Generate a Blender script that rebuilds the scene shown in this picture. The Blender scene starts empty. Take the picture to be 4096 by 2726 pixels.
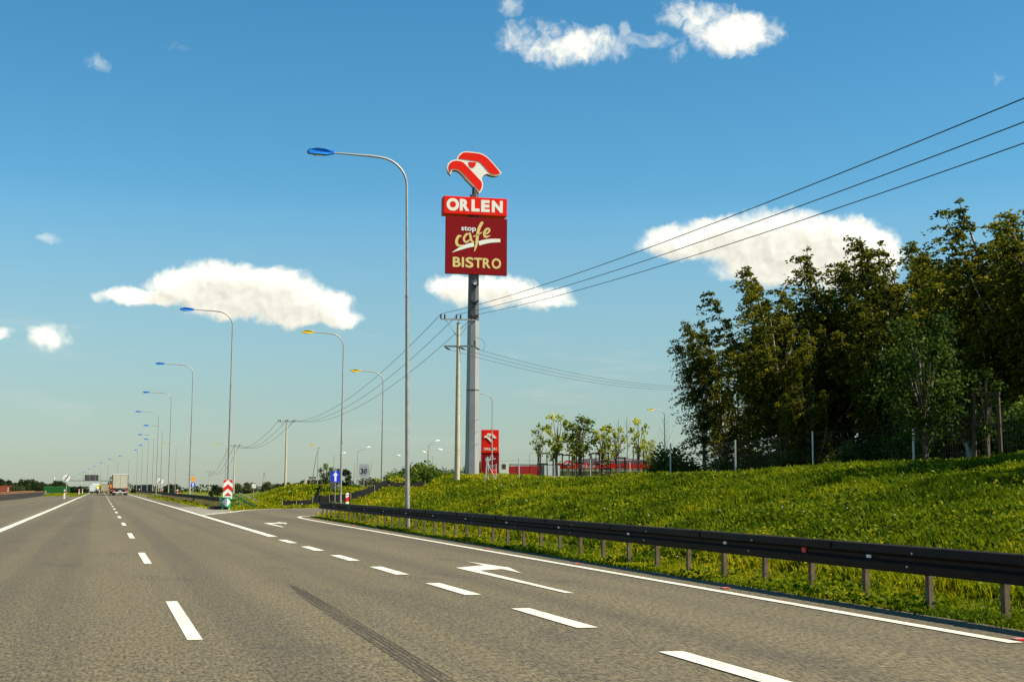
import bpy, bmesh, math, random
import numpy as np
from mathutils import Vector, Matrix

SC = bpy.context.scene
COL = SC.collection
R = math.radians
random.seed(7)
RNG = np.random.default_rng(11)

# ------------------------------------------------------------------ camera
CAM_H, LENS, PITCH, YAW, ROLL = 1.2964, 47.02, 6.3483, 16.9444, 0.005
cam = bpy.data.cameras.new('camera'); cam.lens = LENS; cam.sensor_width = 36.0
cam.clip_start = 0.1; cam.clip_end = 9000
cam_ob = bpy.data.objects.new('camera', cam); COL.objects.link(cam_ob)
_t, _p = R(PITCH), R(YAW)
_f = Vector((math.sin(_p)*math.cos(_t), math.cos(_p)*math.cos(_t), math.sin(_t)))
_r = Vector((math.cos(_p), -math.sin(_p), 0)); _u = _r.cross(_f)
_r2 = _r*math.cos(ROLL)+_u*math.sin(ROLL); _u2 = _u*math.cos(ROLL)-_r*math.sin(ROLL)
cam_ob.matrix_world = Matrix(((_r2.x, _u2.x, -_f.x, 0), (_r2.y, _u2.y, -_f.y, 0), (_r2.z, _u2.z, -_f.z, CAM_H), (0, 0, 0, 1)))
SC.camera = cam_ob

# ------------------------------------------------------------------ light
SUN_AZ, SUN_EL = 118.0, 48.0            # degrees clockwise from +Y (road direction), above the horizon
SKY_STRENGTH, SUN_STRENGTH = 0.072, 5.0
SC.view_settings.view_transform = 'Standard'; SC.view_settings.look = 'None'
SC.view_settings.exposure = 0.80; SC.view_settings.gamma = 1.0
SC.view_settings.use_curve_mapping = False
sun = bpy.data.lights.new('sun', 'SUN'); sun.energy = SUN_STRENGTH; sun.angle = R(0.53); sun.color = (1.0, 0.915, 0.76)
sun_ob = bpy.data.objects.new('sun', sun); COL.objects.link(sun_ob)
_s = Vector((math.sin(R(SUN_AZ))*math.cos(R(SUN_EL)), math.cos(R(SUN_AZ))*math.cos(R(SUN_EL)), math.sin(R(SUN_EL))))
sun_ob.rotation_euler = _s.to_track_quat('Z', 'Y').to_euler(); sun_ob.location = (40, -30, 60)

world = bpy.data.worlds.new('World'); SC.world = world; world.use_nodes = True

class NT:
    """small helper for building node trees"""
    def __init__(s, tree): s.t = tree; s.n = tree.nodes; s.l = tree.links
    def new(s, typ, **kw):
        n = s.n.new(typ)
        for k, v in kw.items(): setattr(n, k, v)
        return n
    def put(s, sock, v):
        if isinstance(v, bpy.types.NodeSocket): s.l.new(v, sock)
        elif v is not None: sock.default_value = v
    def m(s, op, a, b=None, c=None, clamp=False):
        n = s.n.new('ShaderNodeMath'); n.operation = op; n.use_clamp = clamp
        for i, v in enumerate((a, b, c)):
            if v is not None: s.put(n.inputs[i], v)
        return n.outputs[0]
    def vm(s, op, a, b=None, c=None):
        n = s.n.new('ShaderNodeVectorMath'); n.operation = op
        for i, v in enumerate((a, b, c)):
            if v is not None: s.put(n.inputs[i], v)
        return n.outputs['Value'] if op in ('DOT_PRODUCT', 'LENGTH') else n.outputs[0]
    def noise(s, vec, scale, detail=4, rough=.55, color=False, dim='3D'):
        n = s.n.new('ShaderNodeTexNoise'); n.noise_dimensions = dim; s.put(n.inputs['Vector'], vec)
        n.inputs['Scale'].default_value = scale; n.inputs['Detail'].default_value = detail; n.inputs['Roughness'].default_value = rough
        return n.outputs['Color' if color else 'Fac']
    def ramp(s, fac, *stops):
        n = s.n.new('ShaderNodeValToRGB'); s.put(n.inputs[0], fac); e = n.color_ramp.elements
        while len(e) < len(stops): e.new(.5)
        for q, (p, c) in zip(e, stops):
            q.position = p; q.color = (*c, 1) if len(c) == 3 else c
        return n.outputs[0]
    def mix(s, fac, a, b, blend='MIX'):
        n = s.n.new('ShaderNodeMix'); n.data_type = 'RGBA'; n.blend_type = blend
        s.put(n.inputs[0], fac)
        for i, v in ((6, a), (7, b)):
            if isinstance(v, tuple) and len(v) == 3: v = (*v, 1)
            s.put(n.inputs[i], v)
        return n.outputs[2]
    def sstep(s, x, lo, hi):
        n = s.n.new('ShaderNodeMapRange'); n.interpolation_type = 'SMOOTHSTEP'
        s.put(n.inputs[0], x); n.inputs[1].default_value = lo; n.inputs[2].default_value = hi
        return n.outputs[0]

CLOUD_SHADE, CLOUD_LIT = (6.2, 6.0, 5.2), (9.6, 9.4, 8.2)
SKY_HUE, SKY_SAT, SKY_VAL = .490, 1.30, 1.06
SKY_TINT = (.82, .985, .98)
def build_world():
    w = NT(world.node_tree); w.n.clear()
    out = w.new('ShaderNodeOutputWorld'); bg = w.new('ShaderNodeBackground')
    sky = w.new('ShaderNodeTexSky', sky_type='NISHITA', sun_disc=False)
    sky.sun_elevation = R(SUN_EL); sky.sun_rotation = R(SUN_AZ)
    sky.altitude = 0; sky.air_density = 1.1; sky.dust_density = 0.15; sky.ozone_density = 3.0
    tc = w.new('ShaderNodeTexCoord'); d = tc.outputs['Generated']
    sep = w.new('ShaderNodeSeparateXYZ'); w.l.new(d, sep.inputs[0])
    az = w.m('ARCTAN2', sep.outputs[0], sep.outputs[1]); el = w.m('ARCSINE', sep.outputs[2])
    cmb = w.new('ShaderNodeCombineXYZ'); w.l.new(az, cmb.inputs[0]); w.l.new(el, cmb.inputs[1]); p = cmb.outputs[0]
    wn = w.noise(p, 30, 3, .6, color=True, dim='2D')
    warp = w.vm('MULTIPLY', w.vm('SUBTRACT', wn, (.5, .5, .5)), (.020, .014, 0))
    q = w.vm('ADD', p, warp)
    # cumulus clouds: (azimuth, elevation, half width, half height, body)
    blobs = [(0.0242,.1371,.0330,.0062,.9),(.0547,.1446,.0300,.0125,1),(.0829,.1440,.0475,.0190,1.2),(.1145,.1425,.0416,.0178,1.2),(.1402,.1345,.0354,.0135,1.1),(.1620,.1265,.0230,.0070,.9),
      (.4206,.1827,.0290,.0120,1),(.4595,.1862,.0383,.0170,1.15),(.4945,.1800,.0500,.0245,1.25),(.5351,.1720,.0390,.0265,1.2),(.5600,.1661,.0260,.0200,1.1),(.4973,.1630,.0469,.0120,1),
      (.2568,.1490,.0213,.0100,.8),(.2896,.1480,.0295,.0115,.95),(.3176,.1414,.0229,.0085,.75),
      (.3187,.3295,.0211,.0120,.26),(.3455,.3278,.0310,.0090,.30),(.4354,.3440,.0207,.0110,.28),(.4647,.3336,.0318,.0128,.62),
      (-.0408,.1040,.0150,.0085,.55),(-.0720,.1059,.0085,.0045,.4),]
    rs = random.Random(5)
    for i in range(8):                        # the same kind of sky goes on round the rest of the horizon
        a = .95+i*(2*math.pi-1.25)/8+rs.uniform(-.15, .15); a = a-2*math.pi if a > math.pi else a
        e = rs.choice((.14, .16, .18, .33)); s_ = rs.uniform(.7, 1.3)
        blobs.append((a, e, .085*s_, .024*s_, 1.15))
    def blob_field(pt, lst):
        f = None
        for a, e, rx, ry, k in lst:
            rx *= 1.02; ry *= 1.12
            v = w.vm('MULTIPLY', w.vm('SUBTRACT', pt, (a, e, 0)), (1/rx, 1/ry, 0))
            g = w.m('MULTIPLY_ADD', w.vm('DOT_PRODUCT', v, v), -k, k)
            f = g if f is None else w.m('SMOOTH_MAX', f, g, .25)
        return f
    wisps = [(.0412,.3160,.0130,.0085,.6), (-.0118,.3002,.0095,.0065,.6), (.6537,.2886,.0070,.0060,.6), (-.0408,.1742,.0130,.0050,1), (.2960,.3560,.016,.010,1), (.3000,.3330,.012,.009,1), (.4022,.3298,.0310,.0065,1.4), (.4200,.3220,.012,.010,1), (.3720,.3260,.018,.008,1.3), (.3850,.3360,.008,.009,1.2)]
    field = blob_field(q, blobs); thin = blob_field(q, wisps)
    fb = w.noise(q, 110, 6, .62, dim='2D'); fb0 = w.noise(q, 28, 3, .6, dim='2D')
    rough = w.m('ADD', w.m('MULTIPLY', w.m('SUBTRACT', fb, .5), .80), w.m('MULTIPLY', w.m('SUBTRACT', fb0, .5), 1.25))
    dens = w.m('ADD', field, rough)
    cover = w.sstep(dens, -.30, .58)
    cover = w.m('MAXIMUM', cover, w.m('MULTIPLY', w.sstep(w.m('ADD', thin, w.m('MULTIPLY', rough, 1.7)), .30, 1.6), .42))
    # the body above throws shade on what lies below it
    up = blob_field(w.vm('ADD', q, (.005, .0105, 0)), [b for b in blobs if b[4] >= .7])
    shade = w.sstep(w.m('ADD', up, w.m('MULTIPLY', rough, .5)), -.15, 1.0)
    puff = w.noise(w.vm('ADD', q, (.003, .004, 0)), 60, 4, .6, dim='2D'); puff0 = w.noise(q, 60, 4, .6, dim='2D')
    lit = w.m('SUBTRACT', w.m('MULTIPLY_ADD', w.m('SUBTRACT', puff0, puff), 1.2, 1.05), w.m('MULTIPLY', shade, .75), clamp=True)
    ccol = w.mix(lit, CLOUD_SHADE, CLOUD_LIT)
    # thin high streaks
    st = w.noise(w.vm('MULTIPLY', p, (7, 45, 0)), 1, 4, .6, dim='2D')
    streak = w.m('MULTIPLY', w.sstep(st, .55, .85), w.m('MULTIPLY', w.sstep(el, .015, .05), w.m('SUBTRACT', 1, w.sstep(el, .09, .2))))
    hs = w.new('ShaderNodeHueSaturation'); hs.inputs['Hue'].default_value = SKY_HUE; hs.inputs['Saturation'].default_value = SKY_SAT; hs.inputs['Value'].default_value = SKY_VAL
    mr = w.new('ShaderNodeMapRange'); w.l.new(el, mr.inputs[0]); mr.inputs[1].default_value = 0; mr.inputs[2].default_value = .22; mr.inputs[3].default_value = .62; mr.inputs[4].default_value = SKY_SAT
    w.l.new(mr.outputs[0], hs.inputs['Saturation'])
    mv = w.new('ShaderNodeMapRange'); w.l.new(el, mv.inputs[0]); mv.inputs[1].default_value = 0; mv.inputs[2].default_value = .2; mv.inputs[3].default_value = .60; mv.inputs[4].default_value = SKY_VAL
    w.l.new(mv.outputs[0], hs.inputs['Value'])
    w.l.new(sky.outputs[0], hs.inputs['Color'])
    c0 = w.vm('MULTIPLY', hs.outputs[0], SKY_TINT)
    c1 = w.mix(w.m('MULTIPLY', streak, .35), c0, (5.2, 5.6, 5.3))
    c2 = w.mix(cover, c1, ccol)
    w.l.new(c1, bg.inputs[0]); bg.inputs[1].default_value = SKY_STRENGTH
    bg2 = w.new('ShaderNodeBackground'); w.l.new(c2, bg2.inputs[0]); bg2.inputs[1].default_value = SKY_STRENGTH
    # cloud layers only need working out at the heights where there are clouds
    inb = lambda lo, hi: w.m('MULTIPLY', w.m('GREATER_THAN', el, lo), w.m('LESS_THAN', el, hi))
    mx = w.new('ShaderNodeMixShader'); w.l.new(w.m('ADD', inb(.085, .225), inb(.270, .385)), mx.inputs[0])
    w.l.new(bg.outputs[0], mx.inputs[1]); w.l.new(bg2.outputs[0], mx.inputs[2]); w.l.new(mx.outputs[0], out.inputs[0])
build_world()

# ------------------------------------------------------------------ materials
MATS = {}
def mat(name, col, rough=.6, col2=None, scale=8., detail=4, metal=0., bump=0., bscale=None, spec=.5, lo=.35, hi=.65, stretch=None, trans=0.):
    if name in MATS: return MATS[name]
    m = bpy.data.materials.new(name); m.use_nodes = True; MATS[name] = m
    t = NT(m.node_tree); b = t.n['Principled BSDF']
    b.inputs['Roughness'].default_value = rough; b.inputs['Metallic'].default_value = metal
    b.inputs['Specular IOR Level'].default_value = spec
    b.inputs['Base Color'].default_value = (*col, 1)
    geo = t.new('ShaderNodeNewGeometry'); vec = geo.outputs['Position']
    if stretch: vec = t.vm('MULTIPLY', vec, stretch)
    if col2:
        n = t.noise(vec, scale, detail, .6)
        t.l.new(t.ramp(n, (lo, col), (hi, col2)), b.inputs['Base Color'])
    if bump:
        bp = t.new('ShaderNodeBump'); bp.inputs['Strength'].default_value = bump; bp.inputs['Distance'].default_value = .02
        t.l.new(t.noise(vec, bscale or scale*4, 4, .6), bp.inputs['Height']); t.l.new(bp.outputs[0], b.inputs['Normal'])
    return m

def asphalt():
    m = bpy.data.materials.new('asphalt'); m.use_nodes = True; t = NT(m.node_tree); b = t.n['Principled BSDF']
    pos = t.new('ShaderNodeNewGeometry').outputs['Position']
    big = t.noise(t.vm('MULTIPLY', pos, (.55, .045, 1)), 1, 5, .6)
    tracks = t.noise(t.vm('MULTIPLY', pos, (1.1, .006, 1)), 1, 3, .5)
    agg = t.noise(t.vm('MULTIPLY', pos, (1, .28, 1)), 34, 4, .85); agg2 = t.noise(t.vm('MULTIPLY', pos, (1, .35, 1)), 12, 5, .75)
    c = t.ramp(big, (.3, (.114, .094, .054)), (.7, (.150, .124, .072)))
    c = t.mix(t.m('MULTIPLY', t.sstep(tracks, .42, .62), .6), c, (.084, .071, .046))
    stain = t.noise(t.vm('MULTIPLY', pos, (.9, .28, 1)), 1, 6, .7)
    c = t.mix(t.m('MULTIPLY', t.sstep(stain, .53, .70), .55), c, (.060, .054, .042))
    c = t.mix(.95, c, t.ramp(agg, (.36, (.05, .05, .05)), (.66, (.97, .93, .84))), 'OVERLAY')
    c = t.mix(.6, c, t.ramp(agg2, (.3, (.30, .30, .30)), (.7, (.72, .71, .67))), 'OVERLAY')
    t.l.new(c, b.inputs['Base Color']); b.inputs['Roughness'].default_value = .78; b.inputs['Specular IOR Level'].default_value = .35
    bp = t.new('ShaderNodeBump'); bp.inputs['Strength'].default_value = .55; bp.inputs['Distance'].default_value = .012
    t.l.new(t.noise(pos, 75, 3, .7), bp.inputs['Height']); t.l.new(bp.outputs[0], b.inputs['Normal'])
    MATS['asphalt'] = m; return m
asphalt()

def paint_mat():
    m = bpy.data.materials.new('road_paint'); m.use_nodes = True; t = NT(m.node_tree); b = t.n['Principled BSDF']
    pos = t.new('ShaderNodeNewGeometry').outputs['Position']
    n1 = t.noise(pos, 38, 4, .7); n2 = t.noise(t.vm('MULTIPLY', pos, (9, 1.2, 1)), 1, 5, .65)
    worn = t.m('ADD', t.m('MULTIPLY', n1, .55), t.m('MULTIPLY', n2, .45))
    c = t.mix(t.sstep(worn, .535, .66), t.ramp(n2, (.3, (.72, .68, .54)), (.7, (.60, .56, .43))), (.17, .155, .12))
    t.l.new(c, b.inputs['Base Color']); b.inputs['Roughness'].default_value = .65
    MATS['road_paint'] = m
paint_mat()

def leaf_mat(name, dark, mid, light, transl=.35):
    m = bpy.data.materials.new(name); m.use_nodes = True; t = NT(m.node_tree); b = t.n['Principled BSDF']; out = t.n['Material Output']
    at = t.new('ShaderNodeAttribute', attribute_name='tint')
    c = t.ramp(at.outputs['Fac'], (0, dark), (.5, mid), (1, light))
    t.l.new(c, b.inputs['Base Color']); b.inputs['Roughness'].default_value = .6; b.inputs['Specular IOR Level'].default_value = .06
    tr = t.new('ShaderNodeBsdfTranslucent'); t.l.new(c, tr.inputs[0])
    mx = t.new('ShaderNodeMixShader'); mx.inputs[0].default_value = transl
    t.l.new(b.outputs[0], mx.inputs[1]); t.l.new(tr.outputs[0], mx.inputs[2]); t.l.new(mx.outputs[0], out.inputs[0])
    MATS[name] = m; return m
leaf_mat('grass_blade', (.026, .060, .002), (.150, .200, .003), (.42, .36, .008), .42)
leaf_mat('birch_leaf', (.034, .046, .003), (.140, .142, .009), (.38, .32, .018), .45)
leaf_mat('young_leaf', (.16, .19, .012), (.42, .43, .02), (.68, .60, .04), .55)
leaf_mat('bush_leaf', (.028, .055, .008), (.080, .13, .012), (.19, .22, .02), .32)
leaf_mat('willow_leaf', (.05, .075, .012), (.12, .15, .02), (.22, .23, .03), .35)
leaf_mat('shade_leaf', (.020, .040, .006), (.050, .085, .010), (.12, .15, .016), .3)  # bush leaf tones darkened, the shade over these trees painted in
leaf_mat('far_leaf', (.020, .034, .012), (.040, .060, .018), (.075, .095, .026), .2)
leaf_mat('grey_leaf', (.10, .11, .08), (.19, .20, .15), (.30, .31, .25), .3)
leaf_mat('far_pale_leaf', (.05, .065, .025), (.09, .105, .04), (.14, .15, .06), .2)

def bark_mat():
    m = bpy.data.materials.new('birch_bark'); m.use_nodes = True; t = NT(m.node_tree); b = t.n['Principled BSDF']
    pos = t.new('ShaderNodeNewGeometry').outputs['Position']
    n = t.noise(t.vm('MULTIPLY', pos, (5, 5, 2.2)), 1, 6, .7)
    t.l.new(t.ramp(n, (.40, (.035, .030, .025)), (.52, (.46, .42, .35))), b.inputs['Base Color']); b.inputs['Roughness'].default_value = .8
    MATS['birch_bark'] = m
bark_mat()

def ground_mat():
    m = bpy.data.materials.new('grass_ground'); m.use_nodes = True; t = NT(m.node_tree); b = t.n['Principled BSDF']
    pos = t.new('ShaderNodeNewGeometry').outputs['Position']
    n1 = t.noise(pos, .55, 6, .65); n2 = t.noise(pos, 6, 5, .7); n3 = t.noise(pos, .16, 4, .6)
    c = t.ramp(n1, (.3, (.055, .085, .004)), (.5, (.12, .14, .005)), (.7, (.21, .18, .01)))
    c = t.mix(.6, c, t.ramp(n2, (.3, (.2, .2, .2)), (.7, (.75, .75, .7))), 'OVERLAY')
    soil = t.m('MULTIPLY', t.sstep(n1, .60, .68), t.sstep(n2, .45, .6))
    c = t.mix(soil, c, (.20, .115, .045))
    t.l.new(c, b.inputs['Base Color']); b.inputs['Roughness'].default_value = .95; b.inputs['Specular IOR Level'].default_value = .1
    bp = t.new('ShaderNodeBump'); bp.inputs['Strength'].default_value = .9; bp.inputs['Distance'].default_value = .12
    t.l.new(n2, bp.inputs['Height']); t.l.new(bp.outputs[0], b.inputs['Normal'])
    MATS['grass_ground'] = m
ground_mat()

mat('galv', (.30, .285, .25), .5, (.40, .38, .34), 3, metal=.35, bump=.05)
mat('galv_bright', (.48, .47, .44), .42, (.58, .57, .54), 3, metal=.4)
mat('rail_steel', (.015, .0105, .008), .65, (.024, .017, .012), 5, bump=.05, spec=.12)
mat('post_steel', (.115, .083, .048), .7, (.175, .130, .078), 9, spec=.15)
mat('rust_steel', (.20, .085, .030), .7, (.28, .13, .04), 4)
mat('concrete', (.42, .365, .235), .85, (.51, .445, .30), 2.5, bump=.2, bscale=30)
mat('pylon_grey', (.30, .295, .285), .5, (.345, .34, .33), .6, metal=.15)
mat('pylon_dark', (.085, .082, .080), .5, (.12, .116, .112), .5, metal=.15)
mat('black_steel', (.016, .015, .015), .5)
mat('dark_grey', (.045, .043, .042), .6, (.06, .056, .055), 6)
mat('red_sign', (.80, .016, .006), .55, spec=.1)
mat('red_dark', (.42, .010, .008), .4)
mat('cream', (.84, .82, .70), .4)
mat('maroon', (.23, .006, .008), .6, spec=.08)
mat('gold', (.72, .56, .19), .4)
mat('white', (.80, .80, .77), .45)
mat('grey_white', (.62, .63, .62), .5, (.68, .69, .68), 3)
mat('blue_lamp', (.010, .20, .72), .45, spec=.2)
mat('yellow_lamp', (.80, .52, .008), .5, spec=.2)
mat('white_lamp', (.82, .81, .80), .35)
mat('lens', (.34, .31, .24), .35)
mat('porcelain', (.060, .020, .012), .25)
mat('wire', (.035, .038, .045), .6)
mat('sign_red', (.66, .008, .010), .45)
mat('faded_red', (.55, .22, .18), .5)
mat('sign_white', (.80, .79, .70), .5)
mat('sign_grey', (.52, .52, .50), .5)
mat('sign_blue', (.006, .035, .62), .45)
mat('sign_blue2', (.010, .10, .62), .45)
mat('sign_orange', (.88, .36, .012), .45)
mat('sign_black', (.015, .015, .017), .5)
mat('green_plastic', (.008, .23, .085), .42, (.012, .27, .10), 5)
mat('green_paint', (.015, .13, .035), .6)
mat('green_wall', (.003, .045, .004), .85, (.005, .062, .006), .4, stretch=(6, 6, 1), spec=.1)
mat('rust_wall', (.13, .032, .012), .85, (.17, .045, .016), 2, spec=.1)
mat('dark_wall', (.022, .012, .011), .8, (.032, .017, .015), 1.5)
mat('rubber', (.016, .016, .016), .85)
mat('trailer', (.46, .43, .32), .6, (.52, .485, .365), .8)
mat('trailer_tan', (.34, .28, .17), .8, (.46, .39, .25), 1.3)
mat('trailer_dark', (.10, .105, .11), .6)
mat('tail_light', (.75, .09, .02), .3)
mat('orange_mark', (.80, .20, .02), .5)
mat('wood_dark', (.055, .035, .020), .85, (.09, .058, .034), 9, bump=.3)
mat('twig', (.075, .060, .042), .9, (.11, .09, .06), 9)
mat('trunk_far', (.05, .042, .03), .9)
mat('black_sheet', (.006, .0055, .006), .6, (.011, .010, .012), 3, bump=.4, bscale=6, spec=.15)
mat('hivis', (.80, .78, .02), .6)
mat('biker_black', (.02, .02, .024), .6)
def skid_mat():
    m = bpy.data.materials.new('skid'); m.use_nodes = True; t = NT(m.node_tree); b = t.n['Principled BSDF']; out = t.n['Material Output']
    pos = t.new('ShaderNodeNewGeometry').outputs['Position']
    n1 = t.noise(t.vm('MULTIPLY', pos, (52, .30, 1)), 1, 2, .6); n2 = t.noise(pos, 30, 4, .75)
    b.inputs['Base Color'].default_value = (.040, .032, .022, 1); b.inputs['Roughness'].default_value = .8
    tr = t.new('ShaderNodeBsdfTransparent'); mx = t.new('ShaderNodeMixShader')
    t.l.new(t.m('MULTIPLY', t.m('MULTIPLY_ADD', t.sstep(n1, .34, .58), .6, .40), t.m('MULTIPLY_ADD', t.sstep(n2, .36, .62), .6, .22)), mx.inputs[0])
    t.l.new(tr.outputs[0], mx.inputs[1]); t.l.new(b.outputs[0], mx.inputs[2]); t.l.new(mx.outputs[0], out.inputs[0]); MATS['skid'] = m
skid_mat()
mat('joint', (.045, .042, .036), .9)
mat('roof_grey', (.16, .165, .17), .45, (.20, .205, .21), .5)
mat('glass_dark', (.03, .04, .05), .1)
mat('flower_white', (.80, .80, .72), .7)
mat('flower_yellow', (.75, .60, .03), .7)

# ------------------------------------------------------------------ mesh helpers
class MB:
    def __init__(s): s.v = []; s.f = []; s.mi = []
    def add(s, vs, fs, mi=0):
        o = len(s.v); s.v += [tuple(p) for p in vs]; s.f += [tuple(i+o for i in q) for q in fs]; s.mi += [mi]*len(fs); return s
    def box(s, c, d, rz=0., mi=0, rx=0., ry=0.):
        M = Matrix.Rotation(rz, 3, 'Z') @ Matrix.Rotation(ry, 3, 'Y') @ Matrix.Rotation(rx, 3, 'X'); c = Vector(c)
        vs = [c+M @ Vector((x*d[0]/2, y*d[1]/2, z*d[2]/2)) for x in (-1, 1) for y in (-1, 1) for z in (-1, 1)]
        return s.add(vs, [(0, 1, 3, 2), (4, 6, 7, 5), (0, 4, 5, 1), (2, 3, 7, 6), (0, 2, 6, 4), (1, 5, 7, 3)], mi)
    def tube(s, pts, rad, n=8, mi=0, caps=True, rot=0.):
        pts = [Vector(p) for p in pts]; k = len(pts)
        if not hasattr(rad, '__len__'): rad = [rad]*k
        o = []; up = Vector((0, 0, 1)); prev = None
        for i, p in enumerate(pts):
            d = (pts[min(i+1, k-1)]-pts[max(i-1, 0)]).normalized()
            a = prev if prev is not None else (Vector((1, 0, 0)) if abs(d.z) > .9 else up)
            x = (a-d*a.dot(d)).normalized(); prev = x; y = d.cross(x)
            o += [p+(x*math.cos(rot+2*math.pi*j/n)+y*math.sin(rot+2*math.pi*j/n))*rad[i] for j in range(n)]
        fs = [(i*n+j, i*n+(j+1) % n, (i+1)*n+(j+1) % n, (i+1)*n+j) for i in range(k-1) for j in range(n)]
        if caps: fs += [tuple(range(n))[::-1], tuple(range((k-1)*n, k*n))]
        return s.add(o, fs, mi)
    def prism(s, poly, h0, h1, fn, mi=0):
        """extrude a 2D polygon between h0 and h1; fn maps (a, b, h) to a point"""
        n = len(poly)
        vs = [fn(a, b, h0) for a, b in poly]+[fn(a, b, h1) for a, b in poly]
        fs = [tuple(range(n))[::-1], tuple(range(n, 2*n))]+[(i, (i+1) % n, n+(i+1) % n, n+i) for i in range(n)]
        return s.add(vs, fs, mi)
    def mesh(s, name, mats, smooth=False, bevel=0.):
        me = bpy.data.meshes.new(name); me.from_pydata(s.v, [], s.f)
        for m in (mats if isinstance(mats, (list, tuple)) else [mats]): me.materials.append(MATS[m] if isinstance(m, str) else m)
        if any(s.mi): me.polygons.foreach_set('material_index', s.mi)
        bm = bmesh.new(); bm.from_mesh(me); bmesh.ops.recalc_face_normals(bm, faces=bm.faces)
        if bevel: bmesh.ops.bevel(bm, geom=[e for e in bm.edges if e.is_manifold and e.calc_face_angle(0) > .6], offset=bevel, segments=2, affect='EDGES', profile=.6)
        bm.to_mesh(me); bm.free()
        if smooth:
            me.polygons.foreach_set('use_smooth', [True]*len(me.polygons))
            try: me.set_sharp_from_angle(angle=R(40))
            except Exception: pass
        me.update(); return me
    def build(s, name, mats, parent=None, smooth=False, bevel=0., loc=(0, 0, 0), rz=0.):
        return place(s.mesh(name, mats, smooth, bevel), name, parent, loc, rz)

def place(me, name, parent=None, loc=(0, 0, 0), rz=0., scale=None):
    o = bpy.data.objects.new(name, me); COL.objects.link(o); o.parent = parent; o.location = loc; o.rotation_euler = (0, 0, rz)
    if scale: o.scale = (scale,)*3 if not hasattr(scale, '__len__') else scale
    return o
def tag(o, label, cat=None, group=None, kind=None):
    o['label'] = label
    if cat: o['category'] = cat
    if group: o['group'] = group
    if kind: o['kind'] = kind
    return o
def thing(name, label, cat, loc=(0, 0, 0), rz=0., group=None, scale=None):
    o = place(None, name, None, loc, rz, scale); o.empty_display_size = .2
    return tag(o, label, cat, group)
def copy_thing(root, label, loc, rz=None, scale=None, group=None):
    r = root.copy(); COL.objects.link(r); r.location = loc; r['label'] = label
    if rz is not None: r.rotation_euler = (0, 0, rz)
    if scale: r.scale = (scale,)*3 if not hasattr(scale, '__len__') else scale
    if group: r['group'] = group
    for ch in list(root.children):
        c = ch.copy(); COL.objects.link(c); c.parent = r
        for g in list(ch.children):
            d = g.copy(); COL.objects.link(d); d.parent = c
    return r

def fast_mesh(name, verts, faces_flat, loop_totals, matname, tint=None):
    me = bpy.data.meshes.new(name); n = len(verts)
    me.vertices.add(n); me.vertices.foreach_set('co', np.asarray(verts, dtype=np.float32).ravel())
    lt = np.asarray(loop_totals, dtype=np.int32); ls = np.concatenate(([0], np.cumsum(lt)[:-1])).astype(np.int32)
    me.loops.add(int(lt.sum())); me.loops.foreach_set('vertex_index', np.asarray(faces_flat, dtype=np.int32))
    me.polygons.add(len(lt)); me.polygons.foreach_set('loop_start', ls); me.polygons.foreach_set('loop_total', lt)
    if tint is not None:
        a = me.attributes.new('tint', 'FLOAT', 'POINT'); a.data.foreach_set('value', np.asarray(tint, dtype=np.float32))
    me.materials.append(MATS[matname]); me.update(calc_edges=True); return me

def leaves_mesh(name, P, size, matname, tint, elong=1.7, droop=.0, rng=RNG):
    """one rhombic leaf per point, random orientation"""
    n = len(P); P = np.asarray(P)
    size = np.broadcast_to(np.asarray(size, float), (n,))
    a = rng.normal(size=(n, 3)); a[:, 2] = a[:, 2]*.7-droop; a /= np.linalg.norm(a, axis=1)[:, None]
    b = rng.normal(size=(n, 3)); b -= a*(a*b).sum(1)[:, None]; b /= np.linalg.norm(b, axis=1)[:, None]
    A = a*(size*elong*.5)[:, None]; B = b*(size*.5)[:, None]
    V = np.stack([P-A, P-A*.1+B, P+A, P-A*.1-B], 1).reshape(-1, 3)
    return fast_mesh(name, V, np.arange(4*n), np.full(n, 4), matname, np.repeat(tint, 4))

def text_polys(s, size, bold=0., depth=.0, name='t'):
    cu = bpy.data.curves.new(name, 'FONT'); cu.body = s; cu.size = size; cu.extrude = depth; cu.offset = bold; cu.resolution_u = 4
    cu.align_x = 'CENTER'; cu.align_y = 'CENTER'
    o = bpy.data.objects.new(name, cu); COL.objects.link(o)
    dg = bpy.context.evaluated_depsgraph_get(); me = bpy.data.meshes.new_from_object(o.evaluated_get(dg))
    bpy.data.objects.remove(o); bpy.data.curves.remove(cu); return me
def text_obj(s, w, h, name, matname, parent, loc, bold=0., depth=.01, rot=(math.pi/2, 0, 0)):
    me = text_polys(s, 1., bold, .02); co = np.empty(len(me.vertices)*3, dtype=np.float32); me.vertices.foreach_get('co', co); co = co.reshape(-1, 3)
    mn, mx = co.min(0), co.max(0); c = (mn+mx)/2
    co = (co-c)/np.maximum(mx-mn, 1e-6)*np.array([w, h, depth]); me.vertices.foreach_set('co', co.ravel().astype(np.float32))
    me.materials.clear(); me.materials.append(MATS[matname]); me.update()
    o = bpy.data.objects.new(name, me); COL.objects.link(o); o.parent = parent; o.location = loc; o.rotation_euler = rot
    return o

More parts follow.
